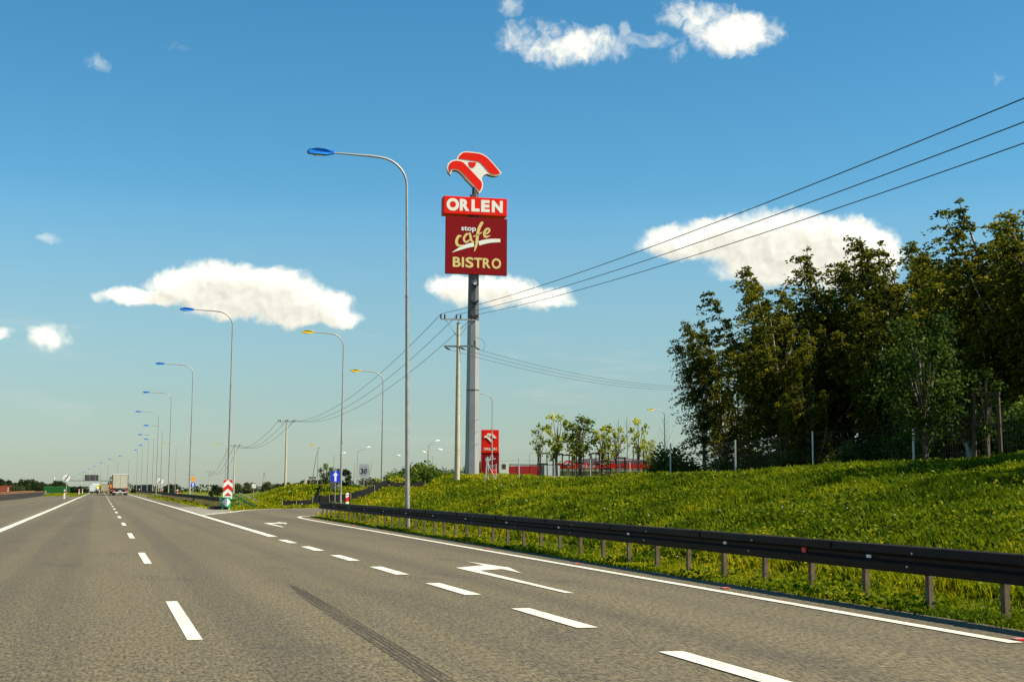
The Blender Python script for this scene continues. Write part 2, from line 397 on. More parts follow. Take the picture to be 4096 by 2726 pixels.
# ------------------------------------------------------------------ terrain
def S(x, a=0., b=1.):
    t = np.clip((np.asarray(x, float)-a)/(b-a), 0, 1); return t*t*(3-2*t)
def vnoise(x, y, s, seed=0):
    x = np.asarray(x, float)*s; y = np.asarray(y, float)*s
    xi = np.floor(x).astype(np.int64); yi = np.floor(y).astype(np.int64); fx = x-xi; fy = y-yi
    fx = fx*fx*(3-2*fx); fy = fy*fy*(3-2*fy)
    def h(i, j):
        v = (i*374761393+j*668265263+seed*974634777) & 0x7fffffff; v = ((v ^ (v >> 13))*1274126177) & 0x7fffffff
        return ((v ^ (v >> 16)) & 0xffff)/65535.
    return (h(xi, yi)*(1-fx)+h(xi+1, yi)*fx)*(1-fy)+(h(xi, yi+1)*(1-fx)+h(xi+1, yi+1)*fx)*fy
def poly_dist(x, y, pl):
    """distance to a polyline and side (>0 on its right)"""
    x = np.asarray(x, float); y = np.asarray(y, float); best = np.full(x.shape, 1e9); side = np.zeros(x.shape)
    for (ax, ay), (bx, by) in zip(pl[:-1], pl[1:]):
        dx, dy = bx-ax, by-ay; L = dx*dx+dy*dy; t = np.clip(((x-ax)*dx+(y-ay)*dy)/L, 0, 1)
        d = np.hypot(x-ax-t*dx, y-ay-t*dy); cr = (x-ax)*dy-(y-ay)*dx
        m = d < best-1e-9; best = np.where(m, d, best); side = np.where(m, np.sign(cr), side)
    return best*np.where(side == 0, 1, side)
def edge_x(y): return 7.62+.0166*(y-10)           # right edge line of the exit lane
def pav_x(y): return edge_x(y)+.78
def rail_x(y): return 8.72+.0225*(y-13)
OUTER = [(4.6, 66.8), (5.5, 70.2), (7.0, 75.8), (7.9, 80.4), (8.9, 84.0), (10.3, 87.0), (12, 89.1), (14.4, 90.9), (18, 92.2), (24, 92.8), (32, 92.2), (45, 90.2), (80, 84)]
INNER = [(edge_x(-40), -40), (edge_x(10), 10), (edge_x(35), 35), (edge_x(58), 58), (8.66, 61.6), (8.85, 63.0), (9.4, 64.6), (10.4, 66.3), (12.5, 69.6), (15.5, 73.2), (19, 76.3), (24, 79), (32, 80.6), (45, 80.2), (80, 75)]
def crest(y): return -np.clip(np.asarray(y, float)-350, 0, 420)*.006
def curve_x(y): return -np.clip(np.asarray(y, float)-420, 0, 2000)**2*1.2e-4
def gz(x, y):
    x = np.asarray(x, float); y = np.asarray(y, float)
    e = poly_dist(x, y, INNER)                    # >0 inside the hill beside the ramp
    s = x-rail_x(np.clip(y, -40, 70))
    toe = .02+.10*S(s, .2, 1.2)
    top30 = 1.76+np.clip(60-y, 0, 40)*.026
    prof = toe+(1.40-.02*np.clip(y-40, 0, 30)/10)*S(s, .5, 6.6)**.9
    prof = np.where(x > 15, prof+(top30-1.49)*np.clip((x-15)/15, 0, 1.6), prof)
    lump = (vnoise(x, y, .5, 1)-.5)*.26+(vnoise(x, y, 1.3, 2)-.5)*.13
    hill = np.minimum(prof+lump*S(s, .6, 2), .02+.205*np.clip(e-.9, 0, 60))
    o = -poly_dist(x, y, OUTER)                   # >0 outside the ramp bend
    plate = 1.3*S(o, 2, 20)*S(x-.0954*y-.2, 0, 5)
    plate = plate+1.15*S(x-.232*y, 0, .028*95)*S(o, .8, 5)
    plate = plate+.55*np.exp(-((x-15.2)/3.2)**2-((y-107)/6.)**2)
    plate = plate*(1-.75*S(y, 150, 260))+lump*S(o, 1.5, 6)
    z = np.where((e > 0) & (y < 90), hill, 0)
    far_right = (y > 66) & (o > 0) & (x > 5)
    z = np.where(far_right & (e < 3), np.where(x > 5, plate, 0), z)
    z = np.where((y > 95) & (x > 30), np.maximum(z, plate), z)
    # left side: low verge beyond the opposite carriageway
    z = np.where(x < -26, .6*S(-x, 26, 40), z)
    field = -.9*S(x-9.5, 0, 8)*S(y, 130, 190)*(1-S(x-.0954*y+2, -2, 2))
    z = z+field
    verge = (x < 6.5) & (x > -26)
    z = np.where(verge, 0, z)
    z = z+crest(y)
    # keep it under the pavement
    inside = ((x > -26) & (x < 6.9)) | ((y < 66) & (x < pav_x(np.clip(y, -60, 62))+.02) & (x > 0)) | ((e < .75) & (o < .75) & (y > 55))
    grassy = ((x > -9.8) & (x < -3.3) & (y > 219)) | ((x < -9.9) & (x > -11.2)) | ((x > 6.6) & (x < 12) & (y > 88))
    z = np.where(inside & ~grassy, z-.06, z)
    z = np.where(grassy, z+.02, z)
    return z
def gz1(x, y): return float(gz(np.array([x]), np.array([y]))[0])

def axis(*segs):
    out = []
    for a, b, st in segs: out += list(np.arange(a, b, st))
    return np.array(out+[segs[-1][1]])
def build_ground():
    X = axis((-3000, -600, 300), (-600, -80, 40), (-80, -28, 6), (-28, -12, 1.), (-12, 6, .6), (6, 34, .34), (34, 60, 1.0), (60, 120, 4), (120, 600, 40), (600, 3000, 300))
    Y = axis((-200, -20, 20), (-20, 5, 2.5), (5, 70, .45), (70, 130, .8), (130, 230, 3), (230, 480, 10), (480, 1000, 40), (1000, 4200, 320))
    xx, yy = np.meshgrid(X, Y); zz = gz(xx, yy)
    V = np.stack([xx, yy, zz], -1).reshape(-1, 3); nx, ny = len(X), len(Y)
    i = (np.arange(ny-1)[:, None]*nx+np.arange(nx-1)[None, :]).ravel()
    F = np.stack([i, i+1, i+1+nx, i+nx], 1).ravel()
    me = fast_mesh('ground', V, F, np.full((nx-1)*(ny-1), 4), 'grass_ground')
    me.polygons.foreach_set('use_smooth', [True]*len(me.polygons))
    return tag(place(me, 'ground'), 'rough grass embankment and verges beside the motorway', 'ground', kind='structure')
build_ground()

def strip(ys, xl, xr, z, name, m, label=None, parent=None):
    v = []; f = []
    for i, y in enumerate(ys):
        c = float(curve_x(y)); h = float(crest(y))+z
        v += [(xl(y)+c, y, h), (xr(y)+c, y, h)]
        if i: f.append((2*i-2, 2*i-1, 2*i+1, 2*i))
    mb = MB(); mb.v = v; mb.f = f; mb.mi = [0]*len(f)
    me = mb.mesh(name, m); o = place(me, name, parent)
    if label: tag(o, label, 'road', kind='structure')
    return o
YR = list(axis((-60, 350, 10), (350, 760, 20), (760, 900, 35)))
YR = sorted(YR+[57.99, 58.01])
road = strip(YR, lambda y: -3.35, lambda y: 6.2 if y < 58 else 6.75, 0., 'road', 'asphalt', 'grey asphalt motorway carriageway running straight to the horizon')
strip([y for y in YR if y <= 220], lambda y: -9.7, lambda y: -3.30, -.004, 'shoulder', 'asphalt', 'wide paved strip between the carriageway and the rusty guardrail')
strip(YR, lambda y: -24.0, lambda y: -11.3, -.004, 'opposite_road', 'asphalt', 'opposite carriageway behind the rusty guardrail')
def offset_line(pl, d):
    out = []
    for i, p in enumerate(pl):
        a = Vector(pl[max(i-1, 0)]); b = Vector(pl[min(i+1, len(pl)-1)]); t = (b-a).normalized()
        out.append((p[0]+t.y*d, p[1]-t.x*d))
    return out
def smooth_line(pl, it=2):
    for _ in range(it):
        q = [pl[0]]
        for a, b in zip(pl[:-1], pl[1:]):
            q += [(a[0]*.75+b[0]*.25, a[1]*.75+b[1]*.25), (a[0]*.25+b[0]*.75, a[1]*.25+b[1]*.75)]
        pl = q+[pl[-1]]
    return pl
def ribbon(pl, w, z, name, m, parent):
    a = offset_line(pl, -w/2); b = offset_line(pl, w/2); mb = MB()
    n = len(pl); mb.add([(p[0], p[1], z+float(crest(p[1]))) for p in a]+[(p[0], p[1], z+float(crest(p[1]))) for p in b], [(i, i+1, n+i+1, n+i) for i in range(n-1)])
    return mb.build(name, m, parent)
def build_ramp():
    inn = offset_line(INNER, .62); inn = [p for p in inn if p[1] > -40]
    out = offset_line(OUTER, -.45)
    mb = MB()
    # auxiliary lane beside the carriageway
    ys = np.arange(-40, 58.1, 7)
    mb.add([q for y in ys for q in ((6.2, y, .0), (pav_x(y), y, .0))], [(2*i, 2*i+1, 2*i+3, 2*i+2) for i in range(len(ys)-1)])
    # the bend: resample both edges to the same count
    def resample(pl, n):
        pl = [Vector(p) for p in pl]; L = [0]
        for a, b in zip(pl[:-1], pl[1:]): L.append(L[-1]+(b-a).length)
        o = []
        for t in np.linspace(0, L[-1], n):
            i = min(max(np.searchsorted(L, t)-1, 0), len(pl)-2); o.append(pl[i].lerp(pl[i+1], (t-L[i])/(L[i+1]-L[i])))
        return o
    A = resample([(4.6, 58.0), (4.64, 66.5)]+out, 60); B = resample([(pav_x(58.0), 58.0)]+[p for p in inn if p[1] > 59 or p[0] > 12], 60)
    mb.add([(p.x, p.y, .004) for p in A]+[(p.x, p.y, .004) for p in B], [(i, 60+i, 61+i, i+1) for i in range(59)])
    return tag(mb.build('exit_ramp', 'asphalt'), 'asphalt exit lane and ramp bending right behind the embankment', 'road', kind='structure')
ramp = build_ramp()

# ------------------------------------------------------------------ road markings
def quad_mesh(w, l, name):
    return MB().add([(-w/2, 0, 0), (w/2, 0, 0), (w/2, l, 0), (-w/2, l, 0)], [(0, 1, 2, 3)]).mesh(name, 'road_paint')
dash_me = quad_mesh(.13, 4.1, 'lane_dash'); exit_me = quad_mesh(.21, 2.15, 'exit_dash'); rum_me = quad_mesh(.20, .10, 'rumble_bar')
for i in range(-1, 28):
    place(dash_me, 'lane_dash', road, (.82, 12.0+12.18*i, .005+float(crest(12+12.18*i))))
for i in range(-1, 6):
    place(exit_me, 'exit_dash', ramp, (4.45, 12.1+4.08*(i), .0085))
ribbon([(-2.93, -40), (-2.88, 40), (-2.80, 85), (-2.78, 200), (-2.7, 348)], .24, .005, 'edge_line', 'road_paint', road)
ribbon([(4.50, 36.9), (4.62, 60), (4.66, 68), (4.78, 95), (4.95, 150), (5.2, 215), (5.4, 348)], .24, .0085, 'edge_line', 'road_paint', road)
ribbon(smooth_line([p for p in INNER if p[1] > -39]), .15, .0085, 'edge_line', 'road_paint', ramp)
ribbon(smooth_line(OUTER), .24, .0087, 'edge_line', 'road_paint', ramp)
ribbon([(5.3, 219), (6.6, 210)], .14, .006, 'edge_line', 'road_paint', road)
ribbon([(7.3, 319), (7.55, 236)], .16, .03, 'edge_line', 'road_paint', road)
for i in range(40):
    y = 33+i*2.6; place(rum_me, 'rumble_bar', road, (-3.10, y, .0052))
# hatched gore
def outer_x(y):
    for a, b in zip(OUTER[:-1], OUTER[1:]):
        if a[1] <= y <= b[1]: return a[0]+(b[0]-a[0])*(y-a[1])/(b[1]-a[1])
    return 8.0
for i in range(9):
    y0 = 70.5+i*2.9; xr = min(outer_x(min(y0+1.6, 83)), 7.6)-.22
    if xr-4.85 < .15: continue
    h = .0086
    MB().add([(4.85+.0, y0, h), (xr, y0+1.0, h), (xr, y0+1.75, h), (4.85, y0+.75, h)], [(0, 1, 2, 3)]).build('hatch_stripe', 'road_paint', ramp)
def arrow(x, y, s=1., parent=ramp):
    # diverge arrow: straight shaft with a slanted head towards the exit side
    P = [(-0.06, -0.19), (0.04, -0.24), (0.14, 4.57), (0.62, 4.92), (0.61, 3.8), (0.87, 5.35), (0.66, 7.22), (0.63, 6.03), (-0.03, 5.42)]
    MB().add([(x+a*s, y+b*s, .0088) for a, b in P], [tuple(range(len(P)))]).build('arrow_marking', 'road_paint', parent)
arrow(5.72, 16.4); arrow(5.95, 46.2, .98)
# one dark tyre streak with worn tread lines
for dx, w, y1, y0 in ((-.085, .026, 17.2, 8.0), (-.045, .028, 18.1, 6.6), (-.002, .030, 18.6, 5.8), (.042, .028, 18.3, 6.2), (.082, .024, 17.6, 7.2)):
    ribbon(smooth_line([(2.31+dx*(.75 if y > 16 else 1)+.0235*(y-10.4)+.0016*max(0, 11-y)*(y-11), y) for y in np.linspace(y1, y0, 8)]), w, .004, 'skid_mark', 'skid', road)
def crack(pts, w=.03): ribbon(pts, w, .0054, 'road_joint', 'joint', road)
crack([(-2.3, 52.6), (-.7, 52.55), (.6, 52.6)], .12); crack([(1.0, 52.4), (2.6, 52.5), (4.3, 52.2), (6.1, 52.4), (8.3, 52.1)], .05); crack([(-1.9, 160), (.2, 160.4)], .3)
# ------------------------------------------------------------------ red road studs beside the exit lane
stud_me = MB().box((0, 0, .010), (.10, .09, .018), mi=0).box((0, -.046, .011), (.08, .012, .013), mi=1).mesh('road_stud', ['faded_red', 'sign_red'])
for i, (x, y) in enumerate([(7.80, 10.2), (8.02, 16.5), (8.10, 22.6), (8.22, 28.8), (8.40, 40.9), (8.46, 46.7), (8.56, 51.5), (8.66, 55.7), (8.78, 59.0), (8.98, 61.5)]):
    tag(place(stud_me, 'road_stud', None, (x, y, .0)), 'small red reflective road stud beside the exit lane edge line', 'road stud', 'red road studs along the exit lane edge')

# ------------------------------------------------------------------ guardrails
WPROF = [(-.02, .155), (-.075, .145), (-.085, .055), (-.025, .02), (-.025, -.02), (-.085, -.055), (-.075, -.145), (-.02, -.155), (-.005, -.155), (-.06, -.13), (-.07, -.06), (-.01, -.02), (-.01, .02), (-.07, .06), (-.06, .13), (-.005, .155)]
def guardrail(name, label, path, spacing, top=.70, rail='rail_steel', post='post_steel', fat=1., group=None, side=-1, gap=0., closed=False, n_max=400, reflect=0):
    """path: list of (x, y); side -1 puts the beam on the left of the posts"""
    p0 = path[0]; root = thing(name, label, 'guardrail', (p0[0], p0[1], 0), group=group)
    mb = MB(); k = len(WPROF); fine = []
    for a, b in zip(path[:-1], path[1:]):
        m = max(1, int(math.hypot(b[0]-a[0], b[1]-a[1])//4)); fine += [(a[0]+(b[0]-a[0])*j/m, a[1]+(b[1]-a[1])*j/m) for j in range(m)]
    fine.append(path[-1])
    zb = [float(crest(p[1])) for p in fine]
    vs = []
    for i, p in enumerate(fine):
        a = Vector(fine[max(i-1, 0)]); b = Vector(fine[min(i+1, len(fine)-1)]); t = (b-a).normalized(); nrm = Vector((t.y, -t.x))
        for (u, w) in WPROF:
            q = nrm*(-side*(u-.03)*1.0); vs.append((p[0]-p0[0]+q.x, p[1]-p0[1]+q.y, zb[i]+top-.155+w))
    fs = [(i*k+j, i*k+(j+1) % k, (i+1)*k+(j+1) % k, (i+1)*k+j) for i in range(len(fine)-1) for j in range(k)]+[tuple(range(k)), tuple(range((len(fine)-1)*k, len(fine)*k))]
    mb.add(vs, fs); mb.build('rail', rail, root)
    pm = MB()
    pm.box((0, 0, .14), (.012, .075, 1.02)).box((.028, .034, .14), (.05, .008, 1.02)).box((.028, -.034, .14), (.05, .008, 1.02))
    if fat > 1: pm = MB().box((0, 0, .14), (.05*fat, .10, 1.05))
    pme = pm.mesh('post', post)
    L = 0; nxt = .25
    for i in range(len(fine)-1):
        a, b = Vector(fine[i]), Vector(fine[i+1]); l = (b-a).length
        while nxt <= L+l:
            q = a.lerp(b, (nxt-L)/l); t = (b-a).normalized()
            place(pme, 'post', root, (q.x-p0[0], q.y-p0[1], float(crest(q.y))), math.atan2(-t.x, t.y))
            nxt += spacing
        L += l
    return root
NEAR_Y = [2, 13, 25, 40, 52, 62.6]
g1 = guardrail('guardrail', 'long dark brown guardrail on close steel posts at the foot of the embankment', [(rail_x(y), y) for y in NEAR_Y], 1.333)
# bolt heads and reflectors on the near rail
bolt = MB().tube([(0, 0, 0), (-.02, 0, 0)], .012, 6).mesh('bolt', 'galv_bright')
refl_w = MB().box((-.01, 0, 0), (.02, .09, .035)).mesh('reflector', 'white')
refl_r = MB().tube([(0, 0, 0), (-.015, 0, 0)], .055, 12).mesh('reflector', 'sign_red')
for y in np.arange(5.0, 62, 4.0):
    place(bolt, 'bolt', g1, (rail_x(y)-.118-rail_x(2), y-2, .62)); place(bolt, 'bolt', g1, (rail_x(y)-.118-rail_x(2), y-1.9, .47))
for y in np.arange(10.0, 60, 4.0): place(refl_w, 'reflector', g1, (rail_x(y)-.062-rail_x(2), y-2, .545))
place(refl_r, 'reflector', g1, (rail_x(15.6)-.060-rail_x(2), 13.6, .55)); place(refl_r, 'reflector', g1, (rail_x(62.5)-.09-rail_x(2), 60.55, .55))
lap = MB().box((0, 0, 0), (.008, .34, .10)).mesh('lap_plate', 'rail_steel')
for y in np.arange(7.0, 62, 4.0): place(lap, 'lap_plate', g1, (rail_x(y)-.122-rail_x(2), y-2, .645), R(-1.3))
g2 = guardrail('guardrail', 'dark guardrail starting behind the green crash cushion and running along the motorway', [(7.55, 87.0), (7.72, 105), (7.98, 138), (8.08, 168), (8.1, 196)], 1.333, .74)
g3 = guardrail('guardrail', 'far dark guardrail below the dark brown noise barrier', [(9.6, 205), (8.6, 240), (8.3, 300), (8.3, 348)], 2., .74)
g4 = guardrail('guardrail', 'rusty orange guardrail on close posts beside the wide paved strip', [(-9.3, 96), (-9.25, 130), (-8.75, 165), (-8.65, 226)], 2., .80, rail='rust_steel', post='dark_grey', side=-1, fat=2.6)
g5 = guardrail('guardrail', 'second rusty guardrail along the opposite carriageway behind the first', [(-10.9, 96), (-10.7, 150), (-10.4, 235)], 4., .86, rail='rust_steel', post='dark_grey', side=-1, fat=2.6)

# ------------------------------------------------------------------ lamp posts
def luminaire(kind):
    mb = MB()
    if kind == 'box':       # long faceted cobra-head, tip towards -x, mount at x=0
        L = .92
        prof = [(0, .115), (-.30, .15), (-.58, .16), (-.86, .115), (-.92, .04), (-.86, -.02), (-.30, -.045), (0, .01)]
        W = {0: .09, 1: .14, 2: .15, 3: .12, 4: .08, 5: .12, 6: .14, 7: .08}
        n = len(prof); vs = [(x, -W[i], z) for i, (x, z) in enumerate(prof)]+[(x, W[i], z) for i, (x, z) in enumerate(prof)]
        fs = [tuple(range(n)), tuple(range(n, 2*n))[::-1]]+[(i, (i+1) % n, n+(i+1) % n, n+i) for i in range(n)]
        mb.add(vs, fs)
    else:                   # rounded teardrop
        st = [(0, .05, .05), (-.10, .07, .08), (-.30, .12, .15), (-.52, .14, .17), (-.70, .11, .13), (-.80, .05, .05)]; n = 10; vs = []
        for x, h, w in st: vs += [(x, w*math.cos(2*math.pi*j/n), .06+h*math.sin(2*math.pi*j/n)*(1 if math.sin(2*math.pi*j/n) > 0 else .45)) for j in range(n)]
        mb.add(vs, [(i*n+j, i*n+(j+1) % n, (i+1)*n+(j+1) % n, (i+1)*n+j) for i in range(len(st)-1) for j in range(n)]+[tuple(range(n)), tuple(range((len(st)-1)*n, len(st)*n))])
    return mb
LAMP_CACHE = {}
def lamp_post(label, x, y, h, kind, arm=3.1, rz=0., group=None, z=None, rise=-.03, r0=.078, name='lamp_post', tilt=0.):
    z = gz1(x, y) if z is None else z
    root = thing(name, label, 'lamp post', (x, y, z-.05), rz, group)
    key = (round(h, 2), kind, round(arm, 2), rise, r0)
    if key not in LAMP_CACHE:
        headlen = .92 if kind in ('blue', 'yellow') else .8
        rc = min(1.0, arm*.33); p = []
        p1 = MB().tube([(0, 0, 0), (0, 0, .42), (0, 0, h*.62)], [r0*1.25, r0*1.05, r0*.74], 12); p1.tube([(0, 0, h*.62-.06), (0, 0, h*.62+.02)], r0*.86, 12)
        bend = [(0, 0, h*.62), (0, 0, h-rc)]; cx, cz = -rc, h-rc
        bend += [(cx+rc*math.cos(a), 0, cz+rc*.92*math.sin(a)) for a in np.linspace(.2, math.pi/2-.05, 7)]
        xe = -(arm-headlen); bend += [(-rc-.25, 0, h-rc*.06), (xe, 0, h+rise)]
        rr = [r0*.60]+[r0*.52]*(len(bend)-2)+[r0*.36]
        p2 = MB().tube(bend, rr, 10); p2.tube([(-rc-.20, 0, h-rc*.062), (-rc-.34, 0, h-rc*.05)], r0*.56, 10)
        hd = luminaire('box' if kind == 'blue' else 'drop')
        if kind == 'yellow': hd = luminaire('box')
        me_h = hd.mesh('luminaire', {'blue': 'blue_lamp', 'yellow': 'yellow_lamp', 'white': 'white_lamp'}[kind], smooth=kind == 'white', bevel=.012 if kind != 'white' else 0)
        ln = MB().box((-.56 if kind != 'white' else -.45, 0, -.045 if kind != 'white' else .0), (.30, .15, .035), ry=-.06).mesh('lens', 'lens')
        fl = MB().box((0, 0, .03), (.34, .34, .04)).mesh('base_plate', 'galv')
        LAMP_CACHE[key] = (p1.mesh('pole', 'galv', True), p2.mesh('arm', 'galv', True), me_h, ln, fl, (xe, h+rise))
    a, b, c, d, e, (xe, ze) = LAMP_CACHE[key]
    place(a, 'pole', root); place(b, 'arm', root); place(e, 'base_plate', root)
    hd = place(c, 'luminaire', root, (xe+.03, 0, ze-.05)); place(d, 'lens', hd)
    if kind == 'white': hd.rotation_euler = (0, R(14), 0)
    if tilt: root.rotation_euler = (0, tilt, rz)
    return root
GB = 'blue headed lamp posts along the motorway'
bl = [(9.80, 44.0, 12.68, 'tall lamp post with blue head right behind the near dark guardrail', -.016),
      (7.86, 88.8, 12.95, 'blue headed lamp post rising behind the red and white chevron board', 0),
      (8.32, 136.2, 13.6, 'blue headed lamp post beside the orange triangle and blue round sign', 0),
      (8.34, 180, 13.75, 'blue headed lamp post just beyond the orange triangle sign, third past the chevron board', 0),
      (8.45, 223.6, 13.6, 'blue headed lamp post next to the round end of limit sign', 0),
      (9.3, 228, 11.6, 'blue headed lamp post fifth past the chevron board along the motorway', 0),
      (9.4, 268, 11.6, 'blue headed lamp post sixth past the chevron board along the motorway', 0)]
for x, y, h, lab, tl in bl: lamp_post(lab, x, y, h, 'blue', arm=3.45 if y < 100 else 3.7 if y < 225 else 3.1, group=GB, z=0., tilt=tl)
for i, (x, y) in enumerate([(9.3, 296.5), (9.3, 339.5), (9.2, 382.4)]):
    lamp_post('slim lamp post with short blue head in front of the dark brown noise barrier', x, y, 11.75-float(crest(y)), 'blue', arm=1.0, group='short armed lamp posts by the noise barrier', z=float(crest(y)))
for i, (x, y, top) in enumerate([(7.6, 416, 10.8), (4.9, 463, 10.8), (2.2, 501, 10.2), (-.35, 545, 9.7), (-2.6, 586, 9.1), (-4.9, 600, 8.0), (-7.5, 651, 7.5), (-10.8, 729, 6.9), (-12.4, 731, 5.9)]):
    lamp_post('far blue headed lamp post standing beyond the trucks near the gantry', x, y, 11.7, 'blue', group='far lamp posts beyond the crest', z=top-11.7, r0=.10)
GY = 'yellow headed lamp posts along the ramp and service road'
lamp_post('yellow headed lamp post standing in front of the blue one way sign', 16.55, 96.6, 12.65, 'yellow', group=GY)
lamp_post('yellow headed lamp post just beyond the white 30 limit sign', 22.9, 113.2, 11.1, 'yellow', arm=2.9, group=GY, z=.35)
lamp_post('yellow headed lamp post between the tall pylon sign and the red price totem', 39.2, 135.7, 9.6, 'yellow', arm=2.5, group=GY, z=1.85)
lamp_post('yellow headed lamp post behind the last staked saplings before the birch grove', 67.0, 154.4, 9.9, 'yellow', arm=2.3, group=GY, z=1.5)
lamp_post('yellow headed lamp post standing off the motorway behind the round end of limit sign', 15.9, 312, 12.2, 'yellow', group=GY, z=-.8)
lamp_post('yellow headed lamp post just behind the chevron board lamp, beside a concrete power pole', 26.5, 306.6, 12.2, 'yellow', group=GY, z=-.8)
lamp_post('yellow headed lamp post with short arm beside the leaning sapling stake', 36.3, 236, 8.8, 'yellow', arm=1.5, group=GY, z=.2)
GW = 'white headed lamp posts of the service area'
lamp_post('white headed lamp post partly behind the yellow lamp at the one way sign', 42.1, 254, 7.6, 'white', arm=2.3, rz=math.pi, group=GW, z=.2, rise=.25)
lamp_post('white headed lamp post right behind the 30 limit sign', 39.9, 217.4, 7.4, 'white', arm=2.2, rz=math.pi, group=GW, z=.4, rise=.25)
lamp_post('white headed lamp post in front of the dark bushes with its head turned left', 59.1, 267.9, 7.6, 'white', arm=1.9, group=GW, z=.3, rise=.2)
lamp_post('tallest white headed lamp post above the big bushes with its head turned right', 44.6, 187.2, 7.2, 'white', arm=1.7, rz=math.pi, group=GW, z=.7, rise=.25)
lamp_post('white headed lamp post at the edge of the big bushes with its head turned left', 57.6, 238.4, 7.4, 'white', arm=2.0, group=GW, z=.4, rise=.2)
lamp_post('white headed lamp post partly hidden between the concrete pole and the pylon', 53.5, 205, 6.6, 'white', arm=3.2, rz=.0, group=GW, z=.7, rise=.2)
lamp_post('yellow headed lamp post seen end on among the white ones by the bushes', 51.5, 216.4, 7.2, 'yellow', arm=1.6, rz=1.3, group=GY, z=.5)
lamp_post('yellow headed lamp post behind the wire fence above the red canopy wall', 72.0, 225.4, 7.4, 'yellow', arm=2.1, rz=math.pi-.1, group=GY, z=.6)

# ------------------------------------------------------------------ tall pylon sign
def ring(cx, cy, rx, ry, a0=0., a1=2*math.pi, n=24): return [(cx+rx*math.cos(a), cy+ry*math.sin(a)) for a in np.linspace(a0, a1, n)]
def chaikin(pl, it=2, closed=True):
    for _ in range(it):
        q = []; n = len(pl)
        for i in range(n):
            a, b = pl[i], pl[(i+1) % n]; q += [(a[0]*.78+b[0]*.22, a[1]*.78+b[1]*.22), (a[0]*.22+b[0]*.78, a[1]*.22+b[1]*.78)]
        pl = q
    return pl
EAGLE = [(127, 388), (97, 352), (87, 315), (96, 275), (121, 246), (155, 229), (189, 223), (193, 203), (215, 165), (245, 141), (285, 130), (350, 132), (430, 138), (475, 150), (520, 178), (570, 226), (620, 281), (674, 340), (650, 361), (615, 373), (580, 373), (545, 363), (515, 356), (490, 368), (470, 386), (459, 410), (463, 432), (475, 470), (471, 510), (456, 545), (435, 572), (400, 530), (350, 480), (290, 420), (240, 365), (205, 340), (160, 331), (141, 340), (134, 362)]
EAG_A = [(206, 213), (221, 180), (250, 150), (285, 141), (350, 143), (430, 148), (475, 163), (520, 191), (570, 240), (620, 295), (658, 343), (630, 357), (590, 362), (560, 355), (535, 340), (510, 315), (480, 280), (450, 250), (425, 235), (390, 228), (300, 221)]
EAG_B = [(121, 367), (106, 332), (105, 300), (120, 265), (150, 245), (190, 237), (230, 240), (265, 255), (300, 290), (350, 340), (410, 400), (450, 440), (462, 470), (460, 500), (450, 530), (438, 549), (400, 510), (350, 460), (290, 400), (250, 360), (215, 334), (160, 322), (135, 332), (123, 366)]
EAG_E = [(315, 242), (395, 242)]+ring(355, 246, 40, 57, 0, math.pi, 12)
def eagle(parent, scale, origin, cream='cream', red='red_sign', depth=.5, plate=True, yf=0.):
    """origin: local (x, z) of traced pixel (380, 350); faces -y"""
    fn = lambda y0: (lambda a, b, h: (origin[0]+(a-380)*scale, y0+h, origin[1]-(b-350)*scale))
    par = parent
    if plate:
        par = MB().prism(EAGLE, 0, depth, fn(0)).build('logo_panel', cream, parent)
        bt = MB().prism([(380+(a-380)*.985, 350+(b-350)*.985+3) for a, b in EAGLE], depth+.002, depth+.35, fn(0)).build('logo_back', 'dark_grey', par)
    for pts in (EAG_A, EAG_B, EAG_E): MB().prism(pts, -.03 if plate else -.06, -.002, fn(yf)).build('logo_shape', red, par)
    return par
def stroke(pts, widths, it=2):
    """variable width brush stroke as a closed polygon in 2D"""
    P = [(*p, w) for p, w in zip(pts, widths)]
    for _ in range(it):
        q = [P[0]]
        for a, b in zip(P[:-1], P[1:]): q += [tuple(x*.75+y*.25 for x, y in zip(a, b)), tuple(x*.25+y*.75 for x, y in zip(a, b))]
        P = q+[P[-1]]
    L = []; Rr = []
    for i, (x, y, w) in enumerate(P):
        a = P[max(i-1, 0)]; b = P[min(i+1, len(P)-1)]; dx, dy = b[0]-a[0], b[1]-a[1]; l = math.hypot(dx, dy) or 1
        L.append((x-dy/l*w/2, y+dx/l*w/2)); Rr.append((x+dy/l*w/2, y-dx/l*w/2))
    return L, Rr
CAFE = [([(232, 1030), (205, 1022), (180, 1062), (178, 1110), (205, 1132), (262, 1118)], [10, 28, 28, 30, 26, 4]),            # c
        ([(308, 1002), (285, 1000), (255, 1040), (258, 1080), (285, 1090), (318, 1060)], [14, 24, 22, 22, 20, 12]),            # a bowl
        ([(318, 985), (325, 1030), (335, 1075), (366, 1082)], [14, 26, 24, 6]),                                                 # a stem
        ([(452, 868), (430, 900), (405, 960), (395, 1040), (388, 1110), (368, 1180)], [28, 32, 30, 30, 28, 8]),                 # f stem
        ([(352, 1028), (395, 1010), (448, 975)], [8, 20, 8]),                                                                  # f bar
        ([(468, 1000), (505, 985), (528, 955), (515, 932), (485, 945), (465, 990), (478, 1030), (534, 1008)], [10, 18, 20, 20, 24, 26, 28, 6])]  # e
SWOOSH = [([(136, 1200), (200, 1165), (290, 1125), (362, 1108)], [3, 26, 42, 44]), ([(412, 1095), (480, 1072), (560, 1058), (640, 1055)], [46, 44, 40, 34])]
